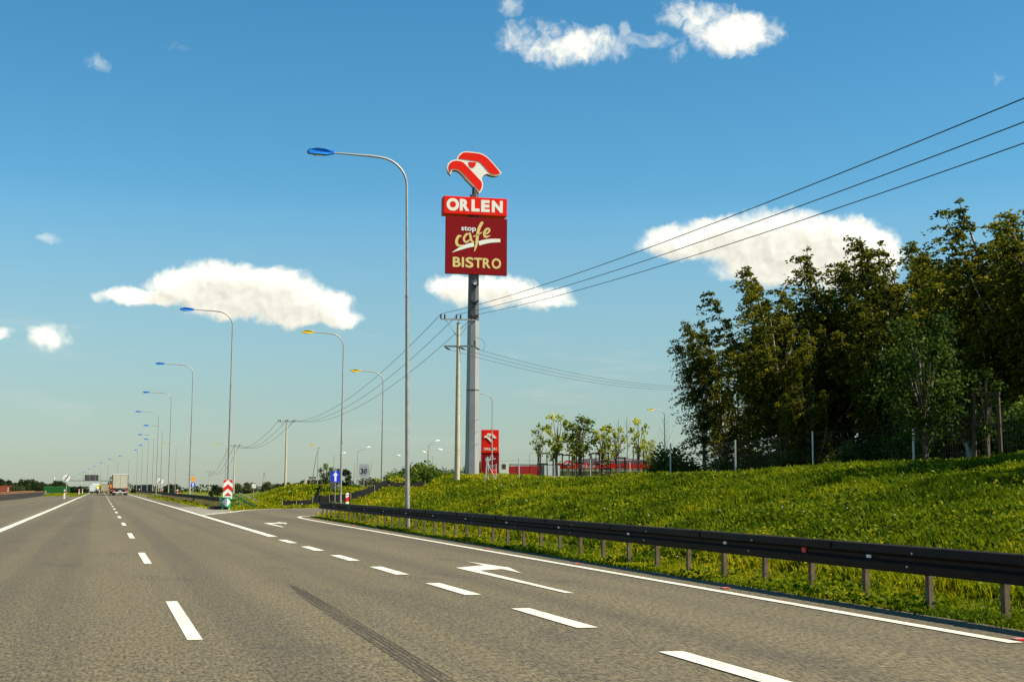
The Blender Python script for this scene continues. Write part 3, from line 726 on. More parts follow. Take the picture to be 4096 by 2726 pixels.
def cafe_words(parent, sc, org, m1='gold', m2='cream', y=-.004, d=.012):
    """script lettering; org: local (x, z) of traced pixel (390, 1115)"""
    def put(item, nm, m):
        L, Rr = stroke(*item); n = len(L); mb = MB()
        T = lambda p, h: (org[0]+(p[0]-390)*sc, y-h, org[1]-(p[1]-1115)*sc)
        vs = [T(p, d) for p in L]+[T(p, d) for p in Rr]+[T(p, 0) for p in L]+[T(p, 0) for p in Rr]
        fs = [(i, i+1, n+i+1, n+i) for i in range(n-1)]+[(i, 2*n+i, 2*n+i+1, i+1) for i in range(n-1)]+[(n+i, n+i+1, 3*n+i+1, 3*n+i) for i in range(n-1)]
        mb.add(vs, fs); mb.build(nm, m, parent)
    for it in CAFE: put(it, 'letter', m1)
    for it in SWOOSH: put(it, 'swoosh', m2)
SIGN_Z = 1.9
pyl = thing('pylon_sign', 'towering grey pylon carrying red and white eagle, red ORLEN box and maroon BISTRO board', 'sign', (30.3, 111.0, SIGN_Z), R(-4.3))
zs = lambda z: z-SIGN_Z
MB().tube([(0, 0, 0), (0, 0, zs(9.8)), (0, 0, zs(15.8))], [.66, .585, .53], 8, rot=R(10)).build('pole', 'pylon_grey', pyl)
MB().tube([(0, 0, zs(15.8)), (0, 0, zs(26.9))], [.525, .42], 8, rot=R(10)).build('upper_pole', 'pylon_dark', pyl)
MB().tube([(0, 0, zs(9.76)), (0, 0, zs(9.84))], [.60, .60], 8, rot=R(10)).build('joint_ring', 'dark_grey', pyl)
MB().tube([(0, 0, zs(24.6)), (0, 0, zs(25.1))], [.40, .33], 10).tube([(0, 0, zs(26.6)), (0, .15, zs(27.6))], [.20, .17], 10).build('neck', 'black_steel', pyl)
for zz in (18.9, 17.4, 16.1):
    MB().box((0, -.52, zs(zz)), (.62, .30, .05)).box((-.29, -.52, zs(zz)+.09), (.05, .30, .2)).box((.29, -.52, zs(zz)+.09), (.05, .3, .2)).box((0, -.50, zs(zz)-.20), (.16, .12, .4)).build('bracket', 'black_steel', pyl)
MB().box((0, -.60, zs(18.95)+.05), (.26, .22, .2)).build('floodlight', 'galv_bright', pyl)
MB().tube([(.05, 0, zs(30.5)), (.05, 0, zs(32.0))], .012, 6).build('lightning_rod', 'galv', pyl)
nb = MB().box((0, -.02, zs(25.80)), (5.62, 1.30, 1.58)).build('name_box', 'red_sign', pyl, bevel=.05)
ls = [('O', -2.02, 1.10), ('R', -.98, .86), ('L', -.02, .72), ('E', .86, .76), ('N', 1.92, .98)]
for ch, x, w in ls: text_obj(ch, w, 1.06 if ch != 'O' else 1.12, 'letter', 'cream', nb, (x, -.675, zs(25.84)), bold=.055)
cb = MB().box((.12, -.45, zs(22.30)), (5.42, .34, 4.98)).build('cafe_board', 'maroon', pyl, bevel=.02)
for x, z in ((-2.62, 22.3), (2.86, 22.3)): pass
cafe_words(cb, .00842, (.12, zs(22.36)), y=-.622)
text_obj('stop', 1.30, .52, 'letter', 'white', cb, (-.60, -.632, zs(23.72)), bold=.02)
for ch, x, w in [('B', -1.74, .70), ('I', -1.20, .20), ('S', -.62, .72), ('T', .14, .72), ('R', .90, .70), ('O', 1.76, .84)]:
    text_obj(ch, w, .88 if ch not in 'SO' else .93, 'letter', 'gold', cb, (x+.12, -.632, zs(20.82)), bold=.03)
for x in (-1.0, .25, 1.4): MB().tube([(x, -.62, zs(21.55)), (x, -.635, zs(21.55))], .03, 8).build('bolt', 'maroon', cb)
eagle(pyl, .00835, (.0, zs(28.95)), depth=.30)

# ------------------------------------------------------------------ price totem of the station
tot = thing('price_totem', 'red fuel price totem with white eagle behind the wire fence', 'sign', (42.8, 149.0, 1.0), R(-12))
zt = lambda z: z-1.0
tb = MB().box((0, 0, zt(6.85)), (2.02, .5, 2.68)).build('top_panel', 'red_sign', tot, bevel=.04)
eagle(tb, .0026, (0, zt(7.22)), red='cream', depth=.1, plate=False, yf=-.25)
for ch, x in zip('ORLEN', (-.60, -.27, .02, .29, .60)): text_obj(ch, .27, .30, 'letter', 'cream', tb, (x, -.262, zt(5.98)), bold=.03)
cb2 = MB().box((.03, .02, zt(4.62)), (1.96, .44, 1.76)).build('cafe_panel', 'maroon', tot)
cafe_words(cb2, .0025, (.03, zt(4.72)), 'grey_white', 'grey_white', y=-.205, d=.01)
text_obj('BISTRO', .95, .24, 'letter', 'grey_white', cb2, (.03, -.212, zt(4.02)), bold=.012)
pb = MB().box((.03, .02, zt(2.35)), (1.96, .44, 2.75)).build('price_panel', 'maroon', tot)
mp = bpy.data.materials.new('led_red'); mp.use_nodes = True; _b = mp.node_tree.nodes['Principled BSDF']; _b.inputs['Base Color'].default_value = (.7, .02, .01, 1)
_b.inputs['Emission Color'].default_value = (1, .03, .01, 1); _b.inputs['Emission Strength'].default_value = 1.0; MATS['led_red'] = mp
for i, s in enumerate(('5,55', '5,55', '5,15')):
    text_obj(s, .72, .34, 'digits', 'led_red', pb, (.42, -.21, zt(3.5-i*.46)), bold=.015)
MB().box((-.98, .05, zt(3.4)), (.10, .5, 4.8)).box((1.02, .05, zt(3.4)), (.06, .5, 4.8)).build('side_frame', 'red_dark', tot)
MB().box((0, 0, .12), (2.3, .8, .4)).build('plinth', 'concrete', tot)

# ------------------------------------------------------------------ power line poles and wires
def insulator(mb, p, h=.36):
    x, y, z = p; mb.tube([(x, y, z-.1), (x, y, z+.02)], .025, 6)
    pr = []; zz = z
    for i in range(5):
        pr += [(zz, .055), (zz+h*.1, .078), (zz+h*.16, .052)]; zz += h*.19
    mb.tube([(x, y, q) for q, _ in pr], [r for _, r in pr], 8)
    return mb
def power_pole(label, x, y, h, rz, cross=2.6, lower=True, z=None, n_ins=6, band=True):
    z = gz1(x, y) if z is None else z
    root = thing('power_pole', label, 'power pole', (x, y, z-.1), rz, 'concrete power poles of the overhead line')
    MB().tube([(0, 0, 0), (0, 0, h)], [.215, .125], 14).build('pole', 'concrete', root, smooth=True)
    MB().tube([(0, 0, h), (0, 0, h+.07)], [.14, .14], 12).build('pole_cap', 'black_steel', root)
    za = h+.34
    MB().box((0, 0, za), (cross, .09, .10)).build('crossarm', 'galv', root)
    MB().tube([(0, 0, h-.1), (0, 0, za)], .04, 6).build('pin', 'galv', root)
    for s in (-1, 1): MB().tube([(s*cross*.36, .02, za-.04), (s*.12, .02, h-.95)], .024, 6).build('brace', 'galv', root)
    xs = [(-cross/2+.03, 0), (-cross/2+.33, 0), (-.16, 0), (.16, 0), (cross/2-.33, 0), (cross/2-.03, 0)][:n_ins]
    for q in xs: insulator(MB(), (q[0], 0, za+.05)).build('insulator', 'porcelain', root)
    if lower:
        lz = h-1.75
        MB().box((.12, -.10, lz), (2.5, .12, .13), rz=R(-14)).build('crossarm', 'galv', root)
        MB().tube([(0, 0, lz-.03), (0, 0, lz+.06)], .19, 12).build('clamp_band', 'galv', root)
        insulator(MB(), (1.24, -.42, lz+.1)).build('insulator', 'porcelain', root)
        for q in (-1.0, .12, 1.24):
            MB().tube([(q, -.1-q*.25, lz-.08), (q+.22, .05-q*.25, lz-.17), (q+.45, .2-q*.25, lz-.24)], [.03, .075, .03], 8).build('insulator', 'porcelain', root)
    if band:
        for q in (.08, .16, .19, .30, .42, .54, .66, .76):
            MB().tube([(0, 0, h*q), (0, 0, h*q+.025)], .217-.09*q, 14).build('band', 'galv', root)
    return root
PX = [(20.2, 10.0), (26.0, 99.6), (31.2, 240.0), (34.8, 376.0), (60.0, 798.0)]
PA = power_pole('concrete power pole with two crossarms standing beside the grey pylon', *PX[1], 12.0, R(-8), cross=2.8, z=2.15)
PB_ = power_pole('concrete power pole with one crossarm standing alone on the grass mound', *PX[2], 12.75, R(-2), cross=2.9, lower=False, z=.15, band=False)
PC = power_pole('concrete power pole behind the lamp post of the chevron board', *PX[3], 13.6, R(-4), cross=2.9, lower=False, z=-.9, band=False)
PD = power_pole('far twin armed power pole on the fields behind the gore guardrail', *PX[4], 13.6, R(-4), cross=4.6, lower=True, z=-3.0, band=False)
PE = power_pole('concrete power pole with its wires leaving over the birches', *PX[0], 6.75, R(-3), z=2.2, lower=False, band=False)
PF = power_pole('concrete power pole standing behind the birch grove', 74.0, 148.0, 13.4, R(30), z=1.2, lower=False, band=False)
for i, (x, y, s) in enumerate([(40, 650, .8), (30, 760, .9)]):
    power_pole('small far power pole on the fields beyond the gore guardrail', x, y, 10, 0, cross=3, lower=True, z=-2.6, band=False)
def wire(label, a, b, sag, r=.014, group=None, n=18):
    a, b = Vector(a), Vector(b); m = MB(); pts = []
    for i in range(n+1):
        t = i/n; p = a.lerp(b, t); p.z -= 4*sag*t*(1-t); pts.append(p-a)
    o = m.tube(pts, r, 5).build('power_wire', 'wire', None, loc=a); return tag(o, label, 'wire', group)
def ins_w(p, rz, x, z): c, s = math.cos(rz), math.sin(rz); return (p[0]+x*c, p[1]+x*s, z)
for x, lab in ((-1.35, 0), (-.02, 0), (1.35, 0)):
    wire('overhead power wire climbing from the double crossarm pole over the birch grove', ins_w(PX[1], R(-8), x, 14.80), ins_w(PX[0], R(-3), x, 9.8), .72, .017, 'power wires over the embankment', 30)
    wire('sagging power wire between the double crossarm pole and the lone concrete pole', ins_w(PX[1], R(-8), x, 14.80), ins_w(PX[2], R(-2), x, 13.5), 3.0, .020, 'power wires to the lone concrete pole', 24)
    wire('sagging power wire from the lone concrete pole on to the next pole', ins_w(PX[2], R(-2), x, 13.5), ins_w(PX[3], R(-4), x, 13.35), 2.6, .028, 'power wires beyond the lone concrete pole', 24)
    wire('far power wire running on over the fields', ins_w(PX[3], R(-4), x, 13.35), ins_w(PX[4], R(-4), x*1.5, 11.3), 4.5, .04, 'far power wires', 24)
for q, z in ((-1.0, 12.05), (.12, 12.05), (1.24, 12.05)):
    wire('thin wire leaving the lower crossarm towards the pole behind the birches', (PX[1][0]+q+.5, PX[1][1]+.2-q*.25, z), (74+q, 148.0, 14.0+q*.25), 1.3, .014, 'thin wires to the birch grove', 24)
cu = MB().tube([(.2, 0, .62), (.75, .1, .55), (1.05, .15, .1), (.85, .1, -.35)], .012, 6)
cu.build('jumper_wire', 'wire', PA, loc=(1.05, -.3, 10.3))

# ------------------------------------------------------------------ traffic signs
def disc(r, n=28, cy=0., y=0.): return [(r*math.cos(2*math.pi*i/n), r*math.sin(2*math.pi*i/n)) for i in range(n)]
def panel(mb, poly, z, y0, y1, mi=0): return mb.prism(poly, y0, y1, lambda a, b, h: (a, h, z+b), mi)
def post_part(root, h, r=.035, x=0., m='galv', y=.05): return MB().tube([(x, y, 0), (x, y, h)], r, 8).build('post', m, root, smooth=True)
def rrect(w, h, r=.06):
    out = []
    for cx, cy, a in ((w/2-r, h/2-r, 0), (-w/2+r, h/2-r, 90), (-w/2+r, -h/2+r, 180), (w/2-r, -h/2+r, 270)):
        out += [(cx+r*math.cos(R(a+t)), cy+r*math.sin(R(a+t))) for t in (0, 30, 60, 90)]
    return out
def end_sign(label, x, y, zc, r, z=0., group='round end of limit signs'):
    s = thing('road_sign', label, 'road sign', (x, y, z-.05), 0, group); c = zc-z+.05
    post_part(s, c+r*.6, .04)
    p = panel(MB(), disc(r), c, 0, .02).build('plate', 'sign_white', s)
    MB().box((0, -.008, c), (r*.30, .008, r*2.02), ry=R(32)).build('stripe', 'sign_black', p)
    MB().box((-r*.50, -.006, c+r*.12), (r*.38, .006, r*.5)).build('truck_symbol', 'sign_grey', p); MB().box((r*.48, -.006, c-r*.05), (r*.46, .006, r*.2)).build('car_symbol', 'sign_grey', p)
end_sign('round white end of overtaking ban sign with black slash on the median', -3.9, 164.5, 2.42, .39)
end_sign('round white end of overtaking ban sign with black slash behind the right guardrail', 9.3, 229.5, 2.5, .50)
# yield triangle (orange) over blue round arrow
s = thing('road_sign', 'orange yield triangle above blue round straight ahead arrow sign', 'road sign', (9.5, 149.6, -.5))
post_part(s, 3.0)
panel(MB(), [(-.32, .27), (.32, .27), (0, -.29)], 2.74, 0, .02).build('triangle_plate', 'sign_orange', s)
b = panel(MB(), disc(.265), 2.19, 0, .02).build('round_plate', 'sign_blue2', s)
ARW = [(-.055, -.2), (.055, -.2), (.055, .03), (.15, .03), (0, .22), (-.15, .03), (-.055, .03)]
panel(MB(), [(a*1.0, c) for a, c in ARW], 2.19, -.008, -.002).build('arrow', 'sign_white', b)
# blue one way sign
gx, gy = 16.45, 98.4
s = thing('road_sign', 'square blue one way sign with white arrow beside the yellow headed lamp post', 'road sign', (gx, gy, gz1(gx, gy)-.05)); z0 = gz1(gx, gy)-.05
post_part(s, 2.6-z0)
b = panel(MB(), rrect(.68, .80), 2.21-z0, 0, .02).build('plate', 'sign_blue', s)
panel(MB(), [(-.075, -.34), (.075, -.34), (.075, .07), (.19, .07), (0, .36), (-.19, .07), (-.075, .07)], 2.21-z0, -.008, -.002).build('arrow', 'sign_white', b)
# 30 limit board
gx, gy = 20.4, 108.1; z0 = gz1(gx, gy)-.05
s = thing('road_sign', 'tall whitish board with 30 in a thin red ring on a grey post', 'road sign', (gx, gy, z0), R(-13))
post_part(s, 3.25-z0, .04)
b = panel(MB(), rrect(.86, 1.14), 2.77-z0, 0, .02).build('plate', 'sign_grey', s)  # white board coloured grey, shade of its turned-away face put into the colour
rg = ring(0, 0, .37, .37, 0, 2*math.pi, 37); rg2 = ring(0, 0, .345, .345, 0, 2*math.pi, 37)
MB().add([(a, -.006, 2.77-z0+c) for a, c in rg]+[(a, -.006, 2.77-z0+c) for a, c in rg2], [(i, i+1, 38+i, 37+i) for i in range(36)]).build('red_ring', 'faded_red', b)
text_obj('30', .48, .42, 'digits', 'sign_black', b, (0, -.012, 2.77-z0), bold=.008)
# small white end sign on the far bank
s = thing('road_sign', 'small square white sign with a black diagonal bar on the far grass bank', 'road sign', (18.1, 169.0, gz1(18.1, 169)-.1)); z0 = gz1(18.1, 169)-.1
post_part(s, 1.9-z0); b = panel(MB(), rrect(.5, .5, .03), 1.62-z0, 0, .02).build('plate', 'sign_white', s); MB().box((0, -.008, 1.62-z0), (.05, .008, .62), ry=R(45)).build('stripe', 'sign_black', b)
s = thing('road_sign', 'dark round back of a road sign beside the lamp post', 'road sign', (17.6, 106.0, gz1(17.6, 106)-.05)); z0 = gz1(17.6, 106)-.05
post_part(s, 1.9-z0); panel(MB(), disc(.33), 1.45-z0, 0, .02).build('plate', 'dark_grey', s)

# chevron board and crash cushion at the gore
cz = thing('crash_cushion', 'green crash cushion with white diamond marking at the gore nose', 'crash cushion', (7.46, 85.2, 0))
body = MB().prism(ring(0, .55, .31, .55, math.pi, 2*math.pi, 14)+[(.31, 1.5), (-.31, 1.5)], .14, .76, lambda a, b_, h: (a, b_, h)).build('body', 'green_plastic', cz)
def wrap(poly):  # wrap a flat shape on the round nose
    out = []
    for a, z in poly:
        a = max(-.3, min(.3, a)); yy = .55-.55*math.sqrt(max(0, 1-(a/.31)**2)); out.append((a, yy-.008, z))
    return out
for sg in (-1, 1):
    n = 6; L = [(sg*(.03+.25*i/n), .76-.05-(.26*i/n)) for i in range(n+1)]; B_ = [(sg*(.03+.25*i/n), .14+.05+(.26*i/n)) for i in range(n+1)]
    vs = wrap(L)+wrap(B_); MB().add(vs, [(i, i+1, n+2+i, n+1+i) for i in range(n)]).build('white_diamond', 'sign_white', body)
MB().add(wrap([(-.012, .18), (.012, .18), (.012, .73), (-.012, .73)]), [(0, 1, 2, 3)]).build('stripe', 'sign_blue2', body)
for x in (-.2, .2): MB().box((x, .3, .09), (.10, .12, .20)).build('foot', 'grey_white', cz)
MB().box((0, 1.2, .2), (.5, 1.4, .30)).box((-.62, .75, .10), (.7, .5, .22)).build('frame', 'black_steel', cz)
cv = thing('chevron_board', 'tall red and white chevron board above the green crash cushion', 'road sign', (7.64, 86.35, 0), 0)
plate = MB().box((0, 0, 1.25), (.58, .02, 1.18), ry=R(2)).build('plate', 'sign_white', cv)
post_part(cv, 1.6, .035, -.12); post_part(cv, 1.6, .035, .12)
def chev(z0, z1):    # a red chevron clipped to the board
    w = .285; return [(-w, z0), (0, z0+.30), (w, z0), (w, z1), (0, z1+.30), (-w, z1)]
def clip_top(poly, lo, hi): return [(a, min(max(z, lo), hi)) for a, z in poly]
panel(MB(), [(-.285, 1.835), (-.02, 1.835), (-.285, 1.60)], 0, -.018, -.012).build('red_corner', 'sign_red', cv); panel(MB(), [(.285, 1.835), (.285, 1.60), (.02, 1.835)], 0, -.018, -.012).build('red_corner', 'sign_red', cv)
panel(MB(), [(-.285, 1.06), (0, 1.31), (.285, 1.06), (.285, 1.33), (0, 1.58), (-.285, 1.33)], 0, -.018, -.012).build('red_chevron', 'sign_red', cv)
panel(MB(), [(-.24, .84), (0, 1.05), (.24, .84)], 0, -.018, -.012).build('red_chevron', 'sign_red', cv)

# delineator posts
def delineator(label, x, y, z, group, h=1.1, w=.13):
    s = thing('delineator_post', label, 'bollard', (x, y, z-.04), 0, group)
    MB().prism([(-w/2, 0), (w/2, 0), (w/2, h-.03), (w*.2, h+.02), (-w/2, h-.06)], -.05, .05, lambda a, b_, hh: (a, hh, b_)).build('body', 'white', s)
    MB().prism([(-w/2-.003, h*.62), (w/2+.003, h*.68), (w/2+.003, h*.88), (-w/2-.003, h*.82)], -.053, .053, lambda a, b_, hh: (a, hh, b_)).build('red_band', 'sign_red', s)
    MB().box((0, -.055, h*.35), (.04, .008, .07)).build('reflector', 'sign_black', s)
    return s
delineator('slim white delineator with red band standing on the wide paved strip', -4.08, 165.6, 0, 'delineators along the road', 1.14, .16)
for x, y in ((-3.9, 262), (-3.9, 310)): delineator('slim white delineator with red band on the median grass beyond the paved strip', x, y, 0, 'delineators on the median grass', 1.1, .18)
for x, y in ((-20.5, 330), (-21, 262)): delineator('white delineator beyond the rusty guardrail on the far side', x, y, 0, 'delineators on the opposite side', 1.3, .22)
for x, y in ((8.95, 169.8), (9.3, 221), (9.2, 352)): delineator('red and white delineator standing right behind the gore guardrail', x, y, 0, 'delineators behind the gore guardrail', 1.2, .2)
bx, by = 16.85, 95.6
s = thing('delineator_post', 'stout white post with wide red diagonal band by the ramp bend', 'bollard', (bx, by, gz1(bx, by)-.05), R(10))
MB().prism([(-.11, 0), (.11, 0), (.11, 1.02), (.04, 1.06), (-.11, .98)], -.06, .06, lambda a, b_, hh: (a, hh, b_)).build('body', 'white', s)
MB().prism([(-.113, .38), (.113, .46), (.113, .80), (-.113, .70)], -.063, .063, lambda a, b_, hh: (a, hh, b_)).build('red_band', 'sign_red', s)
MB().box((0, -.066, .90), (.15, .008, .07)).build('reflector', 'sign_red', s)
# concrete marker leaning on the mound
s = MB().box((0, 0, .35), (.22, .16, .80), ry=R(6)).build('concrete_marker', 'concrete', None, bevel=.02, loc=(16.1, 111.2, gz1(16.1, 111.2)-.1)); tag(s, 'pale leaning concrete marker block on top of the grass mound', 'marker')
s = MB().box((0, 0, .35), (.30, .2, .9)).build('concrete_marker', 'concrete', None, bevel=.02, loc=(-16.4, 440, -.45)); tag(s, 'pale marker block in front of the green noise barrier', 'marker')

# green stair railing down the bank
st = thing('stair_railing', 'green painted sloping stair railing behind the crash cushion', 'railing', (8.5, 92.6, 0))
A_, B_ = Vector((0, 0, .98)), Vector((1.05, -4.0, .18))
MB().tube([A_, B_], .03, 8).build('handrail', 'green_paint', st); MB().tube([A_-Vector((0, 0, .14)), B_-Vector((0, 0, .06))], .022, 8).build('midrail', 'green_paint', st)
MB().tube([A_+Vector((.45, .3, .03)), B_+Vector((.35, .9, .3))], .028, 8).build('handrail', 'galv_bright', st)
bal = MB().box((0, 0, 0), (.035, .035, 1.0)).mesh('baluster', 'green_paint')
for i in range(15):
    p = A_.lerp(B_, i/14); o = place(bal, 'baluster', st, (p.x, p.y, p.z/2)); o.scale = (1, 1, max(p.z, .1))
    q = p+Vector((.45, .35, 0)); o = place(bal, 'baluster', st, (q.x, q.y, q.z/2)); o.scale = (1, 1, max(q.z, .1))

# black sheet fence along the bank
def silt(label, pts, h=.36, posts=True):
    p0 = pts[0]; root = thing('sheet_fence', label, 'fence', (p0[0], p0[1], 0), 0, 'black plastic sheet fences')
    fine = smooth_line(pts, 2); mb = MB(); vs = []; n = len(fine)
    for i, (x, y) in enumerate(fine):
        g = gz1(x, y); w = .05*math.sin(i*1.9)
        for dz, off in ((-.12, -.02), (h*.5, .02+w), (h+.05*math.sin(i*2.7), -.03-w)): vs.append((x-p0[0]+off*.6, y-p0[1]+off, g+dz))
    mb.add(vs, [(i*3+j, i*3+3+j, i*3+4+j, i*3+1+j) for i in range(n-1) for j in range(2)]); o = mb.build('sheet', 'black_sheet', root, smooth=True)
    for i in range(0, n, 5):
        x, y = fine[i]; MB().box((x-p0[0]-.02, y-p0[1]-.09, gz1(x, y)+h*.5-.05), (.03, .03, h+.15), ry=R(random.uniform(-6, 6))).build('stake', 'concrete', root)
silt('black plastic sheet fence running level then climbing the grass mound', [(11.9, 92.6), (13.1, 93.3), (14.3, 95.2), (15.4, 99.5), (16.4, 104.5), (17.0, 108)], .50)
silt('black plastic sheet fence winding behind the 30 sign up to the bushes', [(14.6, 96.6), (16.3, 98.9), (17.8, 99.8), (18.9, 101.4), (20.6, 106), (21.8, 109.8), (24.2, 115.5), (26.9, 121), (29.5, 125)], .62)

# ------------------------------------------------------------------ noise barriers
def barrier(label, a, b, h0, h1, zb, m, n, post='dark_grey', top=None):
    a, b = Vector(a), Vector(b); root = thing('noise_barrier', label, 'noise barrier', (a.x, a.y, zb), 0)
    d = (b-a)/n; ang = math.atan2(d.y, d.x)
    for i in range(n):
        c = a+d*(i+.5)-a; h = h0+(h1-h0)*(i+.5)/n
        MB().box((c.x, c.y, h/2), (d.length-.16, .14, h), rz=ang).build('panel', m, root)
        p = a+d*i-a; MB().box((p.x, p.y, h/2+.04), (.16, .2, h+.08), rz=ang).build('post', post, root)
        if top: MB().box((c.x, c.y, h+.05), (d.length-.17, .2, .1), rz=ang).build('coping', top, root)
barrier('dark brown noise barrier behind the slim lamp posts on the right', (19.9, 560), (17.0, 760), 4.1, 4.0, -1.3, 'dark_wall', 24)
barrier('bright green noise barrier beyond the median grass on the left', (-17.2, 445), (-13.3, 640), 2.2, 2.4, -.65, 'green_wall', 36, 'green_wall', 'green_paint')
barrier('rusty red noise barrier at the edge of the opposite carriageway', (-25.5, 428), (-25.2, 330), 2.25, 2.0, -.45, 'rust_wall', 24, 'rust_wall')

# ------------------------------------------------------------------ gantry with variable message sign
ga = thing('sign_gantry', 'steel gantry with large dark message board spanning the road behind the trucks', 'gantry', (0, 800, -2.6))
for x in (-20.5, 6.2): MB().box((x, 0, 4.0), (.35, .35, 8.0)).build('leg', 'galv', ga)
MB().box((-7.1, 0, 7.9), (27, .4, .32)).build('beam', 'dark_grey', ga)
for i in range(10): MB().box((-19.5+i*2.7, 0, 8.15), (.07, .25, .25)).build('bracket', 'galv', ga)
MB().box((-5.45, -.5, 9.60), (7.5, .6, 3.25)).build('message_board', 'dark_grey', ga)
for x in (-9.8, -1.1): MB().box((x, -.1, 9.6), (.12, .12, 3.4)).box((x+(.5 if x > -5 else -.5)*.9, -.1, 9.6), (.08, .08, 3.4)).box((x+(.5 if x > -5 else -.5)*.45, -.1, 11.2), (.5, .08, .08)).build('catwalk_frame', 'galv', ga)
# lattice mast
ma = thing('radio_mast', 'thin far radio mast above the dark trees on the left', 'mast', (-28.7, 900, -3))
MB().tube([(0, 0, 0), (0, 0, 10.4)], [.42, .22], 6).build('shaft', 'galv', ma); MB().tube([(0, 0, 9.0), (0, 0, 10.8)], [.42, .42], 8).build('antenna', 'grey_white', ma)
ma = thing('lattice_pylon', 'faint far lattice pylon behind the round tree', 'pylon', (39.5, 345, -1.2))
lp = MB()
for sx, sy in ((-1, -1), (1, -1), (1, 1), (-1, 1)): lp.tube([(sx*.8, sy*.8, 0), (sx*.08, sy*.08, 6.6)], .035, 4)
for i in range(8):
    f0, f1 = 1-i/8.6, 1-(i+1)/8.6
    for sx in (-1, 1): lp.tube([(sx*.8*f0, -.8*f0, i*.8), (-sx*.8*f1, -.8*f1, i*.8+.8)], .02, 4)
lp.build('frame', 'galv', ma)

# ------------------------------------------------------------------ vehicles
def wheel(root, x, y, r=.5, w=.32, z=None):
    t = MB().tube([(-w/2, 0, 0), (-w/2+.04, 0, 0), (w/2-.04, 0, 0), (w/2, 0, 0)], [r*.9, r, r, r*.9], 18).build('wheel', 'rubber', root, smooth=True, loc=(x, y, (z if z is not None else r)))
    MB().tube([(-w/2-.01, 0, 0), (w/2+.01, 0, 0)], r*.5, 12).build('rim', 'galv', t)
def truck(label, x, y, z, rz=0., rear='trailer', side='trailer', W=2.5, Hh=3.4, floor=1.05, L=13.4, cab='white', orange=True, doors=True, plate=False, tank=False, cabdx=0., slats=0):
    r = thing('truck', label, 'truck', (x, y, z), rz)
    bd = MB().box((0, L/2, (floor+Hh)/2), (W, L, Hh-floor)).build('trailer_body', side, r)
    MB().box((0, -.03, (floor+Hh)/2+.03), (W-.16, .05, Hh-floor-.22)).build('rear_door', rear, r)
    if doors: MB().box((0, -.062, (floor+Hh)/2), (.03, .016, Hh-floor-.3)).build('door_gap', 'dark_grey', r)
    for i in range(slats): MB().box((-W/2+.2+(W-.4)*i/(slats-1), -.07, (floor+Hh)/2), (.05, .03, Hh-floor-.3)).build('door_rib', 'grey_white' if rear == 'white' else 'trailer_tan', r)
    MB().box((0, -.02, Hh+.03), (W+.03, .12, .10)).build('top_frame', 'white', r)
    for s_ in (-1, 1): MB().box((s_*(W/2-.01), -.03, (floor+Hh)/2), (.07, .07, Hh-floor)).build('corner_post', 'dark_grey' if rear != 'white' else 'white', r)
    MB().box((0, .25, floor-.16), (W-.1, .5, .26)).build('rear_beam', 'black_steel', r)
    MB().box((0, -.02, .55), (W-.2, .14, .12)).build('bumper', 'white' if orange else 'dark_grey', r)
    for s_ in (-1, 1):
        MB().box((s_*(W/2-.28), -.03, .80), (.42, .08, .16)).build('tail_light', 'tail_light', r)
        if orange: MB().box((s_*(W/2-.42), -.065, floor+.2), (.55, .014, .14)).build('marker_plate', 'orange_mark', r)
        MB().box((s_*(W/2-.3), .3, .32), (.5, .03, .42)).build('mud_flap', 'rubber', r)
    MB().box((.0, -.05, .80), (.52, .02, .12)).build('number_plate', 'white', r)
    if plate: MB().box((-W/2+.25, -.07, 1.75), (.4, .014, 1.0 if plate == 2 else .30)).build('hazard_plate', 'orange_mark', r)
    for y_ in (2.0, 3.3, 4.6):
        for s_ in (-1, 1): wheel(r, s_*(W/2-.2), y_)
    MB().box((0, L/2, floor-.12), (1.0, L-.4, .2)).build('chassis', 'black_steel', r)
    c = MB().box((cabdx, L+1.5, 1.95), (2.45, 2.1, 2.6)).box((cabdx, L+1.2, 3.35), (2.3, 1.4, .5)).build('cab', cab, r, bevel=.06)
    for s_ in (-1, 1):
        MB().box((s_*1.48+cabdx, L+2.4, 2.3), (.22, .10, .72)).box((s_*1.36+cabdx, L+2.4, 2.6), (.3, .05, .05)).build('mirror', 'black_steel', r)
        wheel(r, s_*1.0, L+2.0); wheel(r, s_*1.0, L-1.4)
    MB().box((cabdx, L+1.0, .85), (2.0, 3.6, .35)).build('cab_chassis', 'black_steel', r)
    return r
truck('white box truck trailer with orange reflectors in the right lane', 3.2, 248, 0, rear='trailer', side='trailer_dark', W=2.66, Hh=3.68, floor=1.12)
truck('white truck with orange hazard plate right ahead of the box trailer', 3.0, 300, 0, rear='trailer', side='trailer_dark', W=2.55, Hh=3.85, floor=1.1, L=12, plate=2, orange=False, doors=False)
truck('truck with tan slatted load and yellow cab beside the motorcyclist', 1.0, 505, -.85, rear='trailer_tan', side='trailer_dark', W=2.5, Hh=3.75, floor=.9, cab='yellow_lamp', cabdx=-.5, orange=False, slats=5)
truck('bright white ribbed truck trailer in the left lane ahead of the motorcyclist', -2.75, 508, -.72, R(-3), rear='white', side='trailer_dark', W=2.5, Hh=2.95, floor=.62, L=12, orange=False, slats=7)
# mirror-armed cab edge of the overtaken truck is part of that truck

